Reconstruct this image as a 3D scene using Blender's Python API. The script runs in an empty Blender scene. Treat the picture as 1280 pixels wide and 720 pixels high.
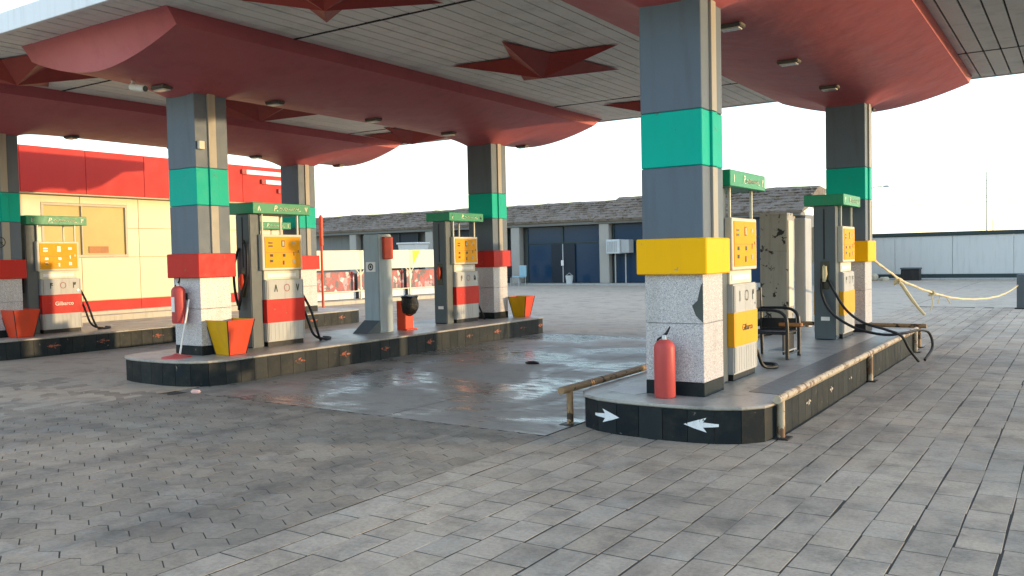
import bpy, bmesh, math, random
from mathutils import Vector, Matrix, noise

random.seed(7)
R = math.radians
sc = bpy.context.scene
col = sc.collection

# ------------------------------------------------------------------ camera
F_PX, YAW, PITCH, ROLL, CAM_H = 1086.15, -0.5814, -0.0357, -0.0214, 1.45
fw = Vector((math.sin(YAW)*math.cos(PITCH), math.cos(YAW)*math.cos(PITCH), math.sin(PITCH)))
rt = Vector((math.cos(YAW), -math.sin(YAW), 0)); up = rt.cross(fw)
cr = rt*math.cos(ROLL) + up*math.sin(ROLL)
cu = up*math.cos(ROLL) - rt*math.sin(ROLL)
cam = bpy.data.cameras.new('camera'); cam.sensor_width = 36; cam.lens = F_PX/1280*36
cam.clip_start = 0.05; cam.clip_end = 9000
camo = bpy.data.objects.new('camera', cam); col.objects.link(camo)
camo.matrix_world = Matrix(((cr.x, cu.x, -fw.x, 0), (cr.y, cu.y, -fw.y, 0), (cr.z, cu.z, -fw.z, CAM_H), (0, 0, 0, 1)))
sc.camera = camo

# ------------------------------------------------------------------ sky, sun, exposure
SUN_EL, SUN_AZ = R(3.4), R(61)            # azimuth clockwise from +Y (the canopy runs along Y)
w = bpy.data.worlds.new('World'); sc.world = w; w.use_nodes = True
nt = w.node_tree; nt.nodes.clear()
sky = nt.nodes.new('ShaderNodeTexSky'); sky.sky_type = 'NISHITA'; sky.sun_disc = False
sky.sun_elevation = SUN_EL; sky.sun_rotation = SUN_AZ; sky.air_density = 1.0; sky.dust_density = 0.25; sky.ozone_density = 2.4
bg = nt.nodes.new('ShaderNodeBackground'); bg.inputs[1].default_value = 0.15
wo = nt.nodes.new('ShaderNodeOutputWorld')
# thin high cloud veil over the whole sky
tc = nt.nodes.new('ShaderNodeTexCoord'); sp = nt.nodes.new('ShaderNodeSeparateXYZ'); nt.links.new(tc.outputs['Generated'], sp.inputs[0])
def wm(op, a, b_):
    n = nt.nodes.new('ShaderNodeMath'); n.operation = op
    for i, v in ((0, a), (1, b_)):
        if isinstance(v, (int, float)): n.inputs[i].default_value = v
        else: nt.links.new(v, n.inputs[i])
    return n.outputs[0]
den = wm('ADD', wm('MAXIMUM', sp.outputs[2], 0.0), .12)
cx = nt.nodes.new('ShaderNodeCombineXYZ')
nt.links.new(wm('DIVIDE', sp.outputs[0], den), cx.inputs[0]); nt.links.new(wm('MULTIPLY', wm('DIVIDE', sp.outputs[1], den), 1.6), cx.inputs[1])
cn = nt.nodes.new('ShaderNodeTexNoise'); cn.inputs['Scale'].default_value = .8; cn.inputs['Detail'].default_value = 9; cn.inputs['Roughness'].default_value = .58; cn.inputs['Distortion'].default_value = .5
nt.links.new(cx.outputs[0], cn.inputs['Vector'])
rmp = nt.nodes.new('ShaderNodeMapRange'); rmp.inputs[1].default_value = .34; rmp.inputs[2].default_value = .66; rmp.inputs[3].default_value = .08; rmp.inputs[4].default_value = .78
nt.links.new(cn.outputs['Fac'], rmp.inputs[0])
mx = nt.nodes.new('ShaderNodeMix'); mx.data_type = 'RGBA'; nt.links.new(rmp.outputs[0], mx.inputs[0])
nt.links.new(sky.outputs[0], mx.inputs[6]); mx.inputs[7].default_value = (.92,.90,.88,1)
nt.links.new(mx.outputs[2], bg.inputs[0]); nt.links.new(bg.outputs[0], wo.inputs[0])
sl = bpy.data.lights.new('sun', 'SUN'); sl.energy = 0.42; sl.angle = R(0.8); sl.color = (1.0, 0.72, 0.40)
so = bpy.data.objects.new('sun', sl); col.objects.link(so)
sd = Vector((math.sin(SUN_AZ)*math.cos(SUN_EL), math.cos(SUN_AZ)*math.cos(SUN_EL), math.sin(SUN_EL)))
so.rotation_euler = sd.to_track_quat('Z', 'Y').to_euler(); so.location = sd*60
sc.view_settings.view_transform = 'Standard'; sc.view_settings.look = 'None'
sc.view_settings.exposure = 3.4; sc.view_settings.gamma = 1; sc.view_settings.use_curve_mapping = False
sc.render.engine = 'CYCLES'

# ------------------------------------------------------------------ helpers
class MB:
    def __init__(s): s.v = []; s.f = []
    def add(s, vs, fs):
        n = len(s.v); s.v += [tuple(v) for v in vs]; s.f += [tuple(i+n for i in f) for f in fs]; return s
    def box(s, x0, x1, y0, y1, z0, z1):
        return s.add([(x0,y0,z0),(x1,y0,z0),(x1,y1,z0),(x0,y1,z0),(x0,y0,z1),(x1,y0,z1),(x1,y1,z1),(x0,y1,z1)],
                     [(0,3,2,1),(4,5,6,7),(0,1,5,4),(1,2,6,5),(2,3,7,6),(3,0,4,7)])
    def prism(s, poly, z0, z1):
        n = len(poly)
        return s.add([(x,y,z0) for x,y in poly]+[(x,y,z1) for x,y in poly],
                     [tuple(range(n-1,-1,-1)), tuple(range(n,2*n))]+[(i,(i+1)%n,(i+1)%n+n,i+n) for i in range(n)])
    def frus(s, c, b, t, z0, z1):                     # tapered box: half sizes b below, t above
        x, y = c
        return s.add([(x-b[0],y-b[1],z0),(x+b[0],y-b[1],z0),(x+b[0],y+b[1],z0),(x-b[0],y+b[1],z0),
                      (x-t[0],y-t[1],z1),(x+t[0],y-t[1],z1),(x+t[0],y+t[1],z1),(x-t[0],y+t[1],z1)],
                     [(0,3,2,1),(4,5,6,7),(0,1,5,4),(1,2,6,5),(2,3,7,6),(3,0,4,7)])
    def tube(s, pts, r, n=8, cap=True):
        pts = [Vector(p) for p in pts]; rs = r if isinstance(r, (list, tuple)) else [r]*len(pts)
        rings = []; t0 = (pts[1]-pts[0]).normalized()
        a = t0.orthogonal().normalized()
        for i, p in enumerate(pts):
            t = (pts[min(i+1, len(pts)-1)]-pts[max(i-1, 0)]).normalized()
            a = (a - t*a.dot(t)).normalized(); b = t.cross(a)
            rings.append([p+(a*math.cos(k*2*math.pi/n)+b*math.sin(k*2*math.pi/n))*rs[i] for k in range(n)])
        vs = [v for r_ in rings for v in r_]; fs = []
        for i in range(len(pts)-1):
            for k in range(n):
                fs.append((i*n+k, i*n+(k+1)%n, (i+1)*n+(k+1)%n, (i+1)*n+k))
        if cap: fs += [tuple(range(n-1,-1,-1)), tuple((len(pts)-1)*n+k for k in range(n))]
        return s.add(vs, fs)
    def lathe(s, prof, c=(0,0,0), n=24):
        vs = []; fs = []
        for r, z in prof:
            for k in range(n):
                a = 2*math.pi*k/n; vs.append((c[0]+r*math.cos(a), c[1]+r*math.sin(a), c[2]+z))
        m = len(prof)
        for i in range(m-1):
            for k in range(n): fs.append((i*n+k, i*n+(k+1)%n, (i+1)*n+(k+1)%n, (i+1)*n+k))
        fs += [tuple(range(n-1,-1,-1)), tuple((m-1)*n+k for k in range(n))]
        return s.add(vs, fs)
    def mesh(s, name, bevel=0, smooth=False, seg=1):
        me = bpy.data.meshes.new(name); me.from_pydata(s.v, [], s.f)
        bm = bmesh.new(); bm.from_mesh(me)
        bmesh.ops.recalc_face_normals(bm, faces=bm.faces)
        if bevel:
            es = [e for e in bm.edges if len(e.link_faces) == 2 and e.calc_face_angle(0) > 0.6]
            bmesh.ops.bevel(bm, geom=es, offset=bevel, segments=seg, affect='EDGES', clamp_overlap=True)
        bm.to_mesh(me); bm.free()
        if smooth:
            me.polygons.foreach_set('use_smooth', [True]*len(me.polygons))
            try: me.set_sharp_from_angle(angle=R(40))
            except Exception: pass
        me.update(); return me
    def build(s, name, m, parent=None, bevel=0, smooth=False, seg=1):
        return obj(name, s.mesh(name, bevel, smooth, seg), m, parent)

def obj(name, me, m, parent=None):
    o = bpy.data.objects.new(name, me); col.objects.link(o)
    if m is not None and len(me.materials) == 0: me.materials.append(m)
    if parent: o.parent = parent
    return o
def empty(name, loc=(0,0,0), rz=0):
    o = bpy.data.objects.new(name, None); col.objects.link(o); o.location = loc; o.rotation_euler = (0,0,rz)
    o.empty_display_size = .1; return o
def tag(o, label=None, cat=None, group=None, kind=None):
    if label: o['label'] = label
    if cat: o['category'] = cat
    if group: o['group'] = group
    if kind: o['kind'] = kind
    return o
def spline(pts, n=8):
    P = [Vector(p) for p in pts]; P = [P[0]*2-P[1]]+P+[P[-1]*2-P[-2]]; out = []
    for i in range(1, len(P)-2):
        a, b, c, d = P[i-1:i+3]
        for k in range(n):
            t = k/n
            out.append(.5*((2*b)+(c-a)*t+(2*a-5*b+4*c-d)*t*t+(3*b-a-3*c+d)*t**3))
    out.append(P[-2]); return out

def gz(x):                                              # the forecourt rises gently to the left
    return 0.0 if x > -2.8 else min(0.0085*(-2.8-x), .145)

# ------------------------------------------------------------------ materials
def nmat(name):
    m = bpy.data.materials.new(name); m.use_nodes = True; t = m.node_tree
    return m, t, t.nodes['Principled BSDF']
def N(t, typ, **kw):
    n = t.nodes.new(typ)
    for k, v in kw.items(): setattr(n, k, v)
    return n
def coords(t, world=False):
    if world: return N(t, 'ShaderNodeNewGeometry').outputs['Position']
    return N(t, 'ShaderNodeTexCoord').outputs['Object']
def noise_(t, vec, scale, detail=5, rough=.6, dist=0):
    n = N(t, 'ShaderNodeTexNoise'); n.inputs['Scale'].default_value = scale; n.inputs['Detail'].default_value = detail
    n.inputs['Roughness'].default_value = rough; n.inputs['Distortion'].default_value = dist
    t.links.new(vec, n.inputs['Vector']); return n.outputs['Fac']
def ramp(t, fac, a, b, ca=(0,0,0,1), cb=(1,1,1,1)):
    r = N(t, 'ShaderNodeValToRGB'); r.color_ramp.elements[0].position = a; r.color_ramp.elements[1].position = b
    r.color_ramp.elements[0].color = ca; r.color_ramp.elements[1].color = cb
    t.links.new(fac, r.inputs[0]); return r.outputs[0]
def mix(t, fac, a, b, mode='MIX'):
    n = N(t, 'ShaderNodeMix', data_type='RGBA', blend_type=mode)
    for i, v in ((0, fac), (6, a), (7, b)):
        if isinstance(v, (int, float)): n.inputs[i].default_value = v
        elif isinstance(v, tuple): n.inputs[i].default_value = v if len(v) == 4 else (*v, 1)
        else: t.links.new(v, n.inputs[i])
    return n.outputs[2]
def mth(t, op, a, b=0.0):
    n = N(t, 'ShaderNodeMath', operation=op)
    for i, v in ((0, a), (1, b)):
        if isinstance(v, (int, float)): n.inputs[i].default_value = v
        else: t.links.new(v, n.inputs[i])
    return n.outputs[0]
def bump(t, bs, h, strength=.3, dist=.01):
    b = N(t, 'ShaderNodeBump'); b.inputs['Strength'].default_value = strength; b.inputs['Distance'].default_value = dist
    t.links.new(h, b.inputs['Height']); t.links.new(b.outputs[0], bs.inputs['Normal'])
def scaled(t, vec, s):
    n = N(t, 'ShaderNodeVectorMath', operation='MULTIPLY'); n.inputs[1].default_value = s
    t.links.new(vec, n.inputs[0]); return n.outputs[0]

def paint(name, c, rough=.45, var=.18, dirt=.35, dirtc=(.10,.085,.065), scale=3, bmp=.05, metal=0, world=False, chips=None, streak=True, spec=.25):
    m, t, b = nmat(name); v = coords(t, world)
    lo = tuple(x*(1-var) for x in c); hi = tuple(min(1, x*(1+var*.6)) for x in c)
    base = mix(t, noise_(t, v, scale, 6), lo, hi)
    if streak: dn = noise_(t, scaled(t, v, (9, 9, .9)), 1.0, 6, .65)
    else: dn = noise_(t, v, scale*2.3, 8, .7)
    d = ramp(t, dn, .50, .78)
    d = mth(t, 'MULTIPLY', d, dirt)
    cc = mix(t, d, base, dirtc)
    if chips:
        k = ramp(t, noise_(t, v, chips[1], 8, .62, .4), chips[2], chips[2]+.02)
        cc = mix(t, k, cc, chips[0])
    t.links.new(cc, b.inputs['Base Color'])
    rr = N(t, 'ShaderNodeMapRange'); rr.inputs[3].default_value = max(.05, rough-.1); rr.inputs[4].default_value = min(1, rough+.2)
    t.links.new(noise_(t, v, scale*4, 4), rr.inputs[0]); t.links.new(rr.outputs[0], b.inputs['Roughness'])
    b.inputs['Metallic'].default_value = metal; b.inputs['Specular IOR Level'].default_value = spec
    bump(t, b, noise_(t, v, scale*18, 4), bmp, .01)
    return m

M = {}
M['grey'] = paint('grey_paint', (.110,.140,.178), .45, .14, .38, (.075,.07,.062), scale=2)
M['green'] = paint('green_paint', (.0,.42,.31), .45, .10, .10, (.02,.16,.11), scale=2, spec=.12, chips=((.06,.20,.16), 13, .665))
M['red'] = paint('red_paint', (.52,.026,.020), .42, .12, .20, (.16,.03,.02), scale=3, spec=.15, chips=((.30,.10,.08), 13, .665))
M['yellow'] = paint('yellow_paint', (.92,.46,.0), .42, .08, .12, (.35,.16,.01), scale=3, spec=.15, chips=((.45,.33,.14), 13, .665))
M['orange'] = paint('orange_band', (.78,.36,.012), .35, .10, .22, scale=3)
M['canopy_red'] = paint('canopy_red', (.50,.125,.135), .46, .2, .35, (.20,.05,.05), scale=1.2, bmp=.03, streak=False)
M['star_red'] = paint('star_red', (.34,.050,.040), .45, .16, .4, (.08,.03,.025), scale=2, streak=False)
M['slat'] = paint('ceiling_slat', (.80,.775,.72), .45, .14, .5, (.28,.255,.23), scale=1.1, world=True, streak=False)
M['dark'] = paint('dark_gap', (.03,.03,.03), .8, .2, .2)
M['white'] = paint('white_fascia', (.78,.79,.80), .4, .08, .25, (.35,.33,.30), scale=1)
M['black'] = paint('black_rubber', (.014,.014,.015), .45, .2, .2, (.07,.065,.06), scale=8)
M['blackmetal'] = paint('black_metal', (.02,.02,.022), .4, .2, .3, (.09,.07,.05), scale=8)
M['cab'] = paint('pump_cabinet', (.42,.425,.415), .42, .08, .5, (.20,.18,.15), scale=4)
M['cream'] = paint('pump_cream', (.62,.57,.45), .4, .08, .35, (.28,.23,.16), scale=4)
M['tower'] = paint('pump_tower', (.088,.108,.12), .4, .14, .40, (.07,.065,.06), scale=4)
M['display'] = paint('display_amber', (.80,.34,.006), .4, .10, .22, (.36,.14,.02), scale=9, streak=False, spec=.1)
M['lcd'] = paint('lcd', (.055,.06,.045), .15, .2, .1)
M['lcdpale'] = paint('lcd_pale', (.40,.36,.22), .2, .1, .1)
M['head_green'] = paint('head_green', (.010,.25,.115), .35, .12, .25, (.10,.13,.08), scale=5)
M['letter'] = paint('letter_cream', (.82,.80,.62), .4, .05, .2)
M['letter_dark'] = paint('letter_dark', (.045,.05,.035), .5, .05, .1)
M['letter_white'] = paint('letter_white', (.8,.76,.72), .4, .05, .2)
M['ext'] = paint('extinguisher_red', (.50,.075,.068), .42, .10, .30, (.20,.06,.05), scale=9, bmp=.03)
M['exthot'] = paint('bucket_red', (.62,.060,.022), .42, .12, .25, scale=6)
M['bucket_yellow'] = paint('bucket_yellow', (.62,.33,.006), .42, .12, .3, scale=6)
M['rustpipe'] = paint('rusty_yellow_pipe', (.42,.35,.25), .5, .2, .6, (.16,.085,.04), scale=6, chips=((.16,.09,.05), 9, .525), streak=False)
M['rustpipe2'] = paint('brown_pipe', (.30,.19,.10), .45, .2, .5, (.10,.06,.035), scale=6, chips=((.05,.035,.025), 9, .56), streak=False)
M['peel'] = paint('peeling_white', (.36,.345,.30), .5, .16, .7, (.19,.15,.10), scale=3, chips=((.035,.03,.028), 5.0, .572), bmp=.15)
M['bluewall'] = paint('dark_blue_wall', (.05,.085,.14), .5, .2, .3, scale=.7)
M['rope'] = paint('rope_cream', (.66,.55,.33), .8, .15, .3, scale=14)
M['wood'] = paint('armrest_wood', (.40,.16,.05), .5, .2, .3, scale=12)
M['chrome'] = paint('bare_metal', (.45,.45,.44), .3, .1, .3, metal=.7)
M['camwhite'] = paint('camera_white', (.75,.74,.72), .4, .05, .2)
M['lightbody'] = paint('light_body', (.10,.09,.08), .45, .1, .3)
M['lens'] = paint('light_lens', (.62,.60,.55), .2, .05, .1)
M['postpaint'] = paint('post_paint', (.31,.365,.395), .45, .12, .5, (.15,.14,.13), scale=4)
M['bag'] = paint('bin_bag', (.012,.011,.011), .22, .2, .05, scale=12, bmp=.6)
M['bldg_panel'] = paint('cream_panel', (.66,.575,.35), .45, .06, .16, (.5,.42,.28), scale=.8, world=True)
M['bldg_red'] = paint('red_fascia', (.52,.040,.030), .5, .10, .12, (.25,.03,.02), scale=.8, world=True, spec=.12)
M['bldg_base'] = paint('base_stone', (.50,.44,.33), .6, .14, .4, scale=2, world=True)
M['frame'] = paint('window_frame', (.42,.36,.24), .4, .1, .2)
M['wallgrey'] = paint('grey_wall', (.20,.205,.20), .7, .12, .4, scale=.6, world=True)
M['pillar'] = paint('white_pillar', (.36,.34,.31), .55, .1, .4, (.3,.28,.25), scale=2)
M['bound'] = paint('boundary_wall', (.60,.60,.58), .6, .08, .35, (.36,.36,.34), scale=.5, world=True)
M['bounddark'] = paint('boundary_coping', (.035,.055,.055), .6, .2, .2, scale=1)
M['kerbstone'] = paint('kerb_stone', (.36,.36,.34), .7, .15, .4, scale=2, world=True)
M['ac'] = paint('ac_white', (.54,.57,.58), .4, .06, .25)
M['plasticblue'] = paint('plastic_blue', (.30,.48,.55), .4, .1, .2)
M['hill'] = paint('hill', (.30,.34,.37), 1, .1, .1, scale=.004, world=True)  # pale blue-grey: distance haze put into the base colour
M['galv'] = paint('galvanised', (.40,.41,.41), .5, .1, .3)
M['wire'] = paint('wire', (.18,.18,.18), .6, .1, .1)
M['stallpanel'] = paint('stall_panel', (.72,.66,.46), .5, .08, .3, (.45,.38,.26), scale=1.5)
M['paintarrow_o'] = paint('arrow_orange', (.42,.11,.06), .6, .3, .8, (.05,.04,.035), scale=9, streak=False, chips=((.035,.032,.028), 20, .50))
M['paintarrow_w'] = paint('arrow_white', (.74,.76,.77), .5, .12, .35, (.16,.17,.18), scale=9, streak=False, chips=((.03,.033,.036), 24, .64))
M['paintarrow_worn'] = paint('arrow_worn', (.42,.38,.32), .6, .25, .95, (.05,.045,.04), scale=16, streak=False, chips=((.03,.028,.025), 22, .50))
M['yellowsticker'] = paint('yellow_triangle', (.80,.55,.01), .4, .05, .1)
M['litter'] = paint('litter_pink', (.75,.52,.50), .6, .2, .2, scale=20)

M['broken'] = paint('broken_stone', (.085,.095,.085), .8, .3, .4, scale=12)
M['borderstone'] = paint('border_stone', (.14,.135,.125), .35, .25, .5, (.17,.16,.14), scale=5, world=True, streak=False)
M['kerbstone_pale'] = paint('pale_patch', (.62,.62,.60), .5, .15, .4, (.25,.24,.22), scale=6, world=True, streak=False)
def beam_waves():
    m = M['canopy_red']; t = m.node_tree; b = t.nodes['Principled BSDF']; v = coords(t)
    bump(t, b, mth(t, 'ADD', mth(t, 'MULTIPLY', noise_(t, scaled(t, v, (1, .8, 1)), 1.6, 3), 3.0), mth(t, 'MULTIPLY', noise_(t, v, 40, 3), .05)), .2, .03)
beam_waves()
def terrazzo():
    m, t, b = nmat('terrazzo'); v = coords(t)
    vo = N(t, 'ShaderNodeTexVoronoi'); vo.inputs['Scale'].default_value = 230; t.links.new(v, vo.inputs['Vector'])
    wn = N(t, 'ShaderNodeSeparateColor'); t.links.new(vo.outputs['Color'], wn.inputs[0])
    k = ramp(t, wn.outputs[0], .30, .34, (.26,.25,.27,1), (.51,.48,.485,1))
    k = mix(t, ramp(t, wn.outputs[1], .82, .86), k, (.72,.70,.66))
    k = mix(t, mth(t, 'MULTIPLY', ramp(t, noise_(t, scaled(t, v, (6,6,1)), 1.2, 6), .52, .8), .4), k, (.26,.24,.21))
    t.links.new(k, b.inputs['Base Color']); b.inputs['Roughness'].default_value = .38
    bump(t, b, noise_(t, v, 60, 3), .06, .005); return m
M['terrazzo'] = terrazzo()

def tile_black():
    m, t, b = nmat('black_tile'); v = coords(t, True)
    oi = N(t, 'ShaderNodeObjectInfo').outputs['Random']
    c = mix(t, oi, (.006,.011,.015), (.018,.024,.027))
    c = mix(t, mth(t, 'MULTIPLY', ramp(t, noise_(t, v, 4, 8, .7), .46, .74), .4), c, (.065,.056,.043))
    c = mix(t, ramp(t, noise_(t, v, 16, 8, .7), .66, .70), c, (.24,.22,.18))
    t.links.new(c, b.inputs['Base Color'])
    rr = N(t, 'ShaderNodeMapRange'); rr.inputs[3].default_value = .30; rr.inputs[4].default_value = .65
    t.links.new(noise_(t, v, 7, 6), rr.inputs[0]); t.links.new(rr.outputs[0], b.inputs['Roughness']); b.inputs['Specular IOR Level'].default_value = .14
    bump(t, b, noise_(t, v, 22, 5), .12, .01); return m
M['tile'] = tile_black()
M['grout'] = paint('kerb_grout', (.22,.21,.19), .8, .2, .4, scale=6)

def island_top():
    m, t, b = nmat('island_top'); v = coords(t, True)
    c = mix(t, noise_(t, v, 1.4, 7, .62), (.22,.205,.18), (.50,.475,.42))
    c = mix(t, mth(t, 'MULTIPLY', ramp(t, noise_(t, v, 3.1, 8, .7, .5), .52, .68), .7), c, (.075,.068,.06))
    c = mix(t, mth(t, 'MULTIPLY', ramp(t, noise_(t, v, 28, 4, .6), .45, .75), .35), c, (.12,.11,.10))
    t.links.new(c, b.inputs['Base Color'])
    rr = N(t, 'ShaderNodeMapRange'); rr.inputs[3].default_value = .16; rr.inputs[4].default_value = .62
    t.links.new(noise_(t, v, 2.2, 7), rr.inputs[0]); t.links.new(rr.outputs[0], b.inputs['Roughness'])
    bump(t, b, noise_(t, v, 30, 5), .10, .01); return m
M['island_top'] = island_top()

def paver_mat(name, lo, hi, attr, stain=.6, rlo=.62, rhi=.92, wetfac=0):
    m, t, b = nmat(name); v = coords(t, True)
    if attr:
        a = N(t, 'ShaderNodeAttribute'); a.attribute_name = 'rnd'; rnd = a.outputs['Fac']
    else: rnd = N(t, 'ShaderNodeObjectInfo').outputs['Random']
    c = mix(t, rnd, lo, hi)
    r2 = mth(t, 'FRACT', mth(t, 'MULTIPLY', rnd, 37.7))
    c = mix(t, mth(t, 'MULTIPLY', r2, .5), c, mix(t, 1.0, c, (1.06,.97,.88), 'MULTIPLY'))
    big = noise_(t, v, .55, 6, .6)
    c = mix(t, mth(t, 'MULTIPLY', ramp(t, big, .40, .66), stain*.65), c, (.085,.08,.075))
    c = mix(t, mth(t, 'MULTIPLY', ramp(t, noise_(t, v, 2.7, 9, .74, .3), .47, .70), stain), c, (.055,.052,.05))
    c = mix(t, mth(t, 'MULTIPLY', ramp(t, noise_(t, v, 1.9, 9, .75), .52, .70), .42), c, (.40,.375,.335))
    c = mix(t, mth(t, 'MULTIPLY', ramp(t, noise_(t, v, 45, 5, .7), .42, .75), .40), c, (.075,.073,.07))
    sx = N(t, 'ShaderNodeSeparateXYZ'); t.links.new(v, sx.inputs[0])
    wob = mth(t, 'MULTIPLY', mth(t, 'SUBTRACT', noise_(t, v, .35, 2), .5), .7)
    xx_ = mth(t, 'ADD', sx.outputs[0], wob)
    for xt in (-1.62, -.12, -4.35, -5.95):
        d_ = mth(t, 'ABSOLUTE', mth(t, 'SUBTRACT', xx_, xt))
        band = mth(t, 'MULTIPLY', ramp(t, d_, .03, .26, (1,1,1,1), (0,0,0,1)), ramp(t, noise_(t, scaled(t, v, (3, .8, 1)), 1.6, 7, .7), .38, .62))
        c = mix(t, mth(t, 'MULTIPLY', band, .42), c, (.05,.047,.044))
    t.links.new(c, b.inputs['Base Color'])
    rr = N(t, 'ShaderNodeMapRange'); rr.inputs[3].default_value = rlo; rr.inputs[4].default_value = rhi
    rr.inputs[1].default_value = .3; rr.inputs[2].default_value = .7
    t.links.new(noise_(t, v, .9, 6), rr.inputs[0]); t.links.new(rr.outputs[0], b.inputs['Roughness']); b.inputs['Specular IOR Level'].default_value = .28
    bump(t, b, mth(t, 'ADD', noise_(t, v, 38, 6, .7), mth(t, 'MULTIPLY', noise_(t, v, 5, 4), 1.5)), .35, .008); return m
LO, HI = (.400,.338,.265), (.480,.406,.320)
M['paver'] = paver_mat('paver', LO, HI, False)
M['paver_far'] = paver_mat('paver_far', (.40,.335,.262), (.50,.425,.335), True, .35)
M['paver_near_stuff'] = paver_mat('paver_rest', LO, HI, True)
ZL, ZH = (.285,.238,.182), (.375,.315,.245)
M['zig'] = paver_mat('interlocking_paver', ZL, ZH, False, .6)
M['zig_stuff'] = paver_mat('interlocking_rest', ZL, ZH, True, .6)
M['bed'] = paint('joint_sand', (.055,.048,.040), .95, .3, .6, scale=6, world=True, streak=False)

def concrete(name, lo, hi, wet, attr=False):
    m, t, b = nmat(name); v = coords(t, True)
    c = mix(t, noise_(t, v, .5, 8, .65), lo, hi)
    c = mix(t, mth(t, 'MULTIPLY', ramp(t, noise_(t, v, 2.3, 8, .7, .6), .50, .70), .55), c, (.075,.068,.06))
    c = mix(t, mth(t, 'MULTIPLY', ramp(t, noise_(t, v, 60, 5, .7), .45, .75), .35), c, (.07,.066,.06))
    rr = N(t, 'ShaderNodeMapRange'); rr.inputs[3].default_value = .45; rr.inputs[4].default_value = .8
    t.links.new(noise_(t, v, 3, 6), rr.inputs[0]); rough = rr.outputs[0]
    h = mth(t, 'ADD', noise_(t, v, 40, 6, .7), mth(t, 'MULTIPLY', noise_(t, scaled(t, v, (4, 14, 1)), 1, 5), 1.4))
    if wet:
        wm = ramp(t, noise_(t, v, .62, 5, .55, .4), .40, .56)
        wm2 = mth(t, 'MULTIPLY', wm, ramp(t, noise_(t, scaled(t, v, (3, 9, 1)), 1, 6, .65), .30, .55))
        c = mix(t, mth(t, 'MULTIPLY', wm, .45), c, (.060,.055,.050))
        rough = mix(t, wm2, rough, (.10,.10,.10))
        bp = N(t, 'ShaderNodeBump'); bp.inputs['Distance'].default_value = .006
        t.links.new(h, bp.inputs['Height'])
        t.links.new(mth(t, 'SUBTRACT', .5, mth(t, 'MULTIPLY', wm2, .34)), bp.inputs['Strength'])
        t.links.new(bp.outputs[0], b.inputs['Normal'])
    else: bump(t, b, h, .3, .008); b.inputs['Specular IOR Level'].default_value = .25
    t.links.new(c, b.inputs['Base Color']); t.links.new(rough, b.inputs['Roughness']); return m
M['ground'] = concrete('ground_concrete', (.34,.285,.220), (.47,.395,.305), False)
M['slab'] = concrete('wet_concrete', (.28,.252,.215), (.40,.36,.31), True)

def glass(name, c, rough=.08):
    m, t, b = nmat(name); v = coords(t, True)
    t.links.new(mix(t, noise_(t, v, .7, 4), tuple(x*.6 for x in c), c), b.inputs['Base Color'])
    b.inputs['Roughness'].default_value = rough; b.inputs['Specular IOR Level'].default_value = .22
    return m
M['blueglass'] = glass('blue_glass', (.015,.050,.105), .22)
M['darkglass'] = glass('dark_glass', (.016,.026,.042), .45)
M['goldreflect'] = glass('gold_reflection_glass', (.60,.45,.15), .5)  # golden sky reflection put into the pane's base colour

def rooftile():
    m, t, b = nmat('old_roof'); v = coords(t, True)
    c = mix(t, noise_(t, v, 1.2, 7), (.135,.105,.080), (.25,.20,.158))
    c = mix(t, ramp(t, noise_(t, v, 7, 6, .75), .52, .66), c, (.07,.06,.055))
    t.links.new(c, b.inputs['Base Color']); b.inputs['Roughness'].default_value = .9
    bump(t, b, noise_(t, v, 9, 6, .7), .7, .05); return m
M['roof'] = rooftile()

def banner():
    m, t, b = nmat('printed_banner'); v = coords(t)
    vo = N(t, 'ShaderNodeTexVoronoi'); vo.inputs['Scale'].default_value = 7.5; t.links.new(scaled(t, v, (1, 1, .7)), vo.inputs['Vector'])
    s = N(t, 'ShaderNodeSeparateColor'); t.links.new(vo.outputs['Color'], s.inputs[0])
    r = N(t, 'ShaderNodeValToRGB'); r.color_ramp.interpolation = 'CONSTANT'
    els = r.color_ramp.elements; els[0].position = 0; els[0].color = (.30,.02,.03,1); els[1].position = .28; els[1].color = (.05,.03,.05,1)
    for p, c in ((.48, (.60,.50,.48,1)), (.66, (.42,.05,.06,1)), (.84, (.36,.22,.24,1))):
        e = els.new(p); e.color = c
    t.links.new(s.outputs[0], r.inputs[0])
    c = mix(t, ramp(t, noise_(t, v, 9, 5), .5, .62), r.outputs[0], (.09,.05,.07))
    t.links.new(c, b.inputs['Base Color']); b.inputs['Roughness'].default_value = .5; return m
M['banner'] = banner()

# ------------------------------------------------------------------ ground
BIG = 4000
mb = MB()
xs = [-BIG, -19.9, -14, -9.12, -2.8, BIG]; ys = [-60, BIG]
zz = lambda x: gz(x)-.0024
vs = []
for x in xs:
    for y in ys: vs.append((x, y, zz(x)))
mb.add(vs, [(2*i, 2*i+2, 2*i+3, 2*i+1) for i in range(len(xs)-1)])
g = mb.build('ground', M['bed']); tag(g, kind='structure')
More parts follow.
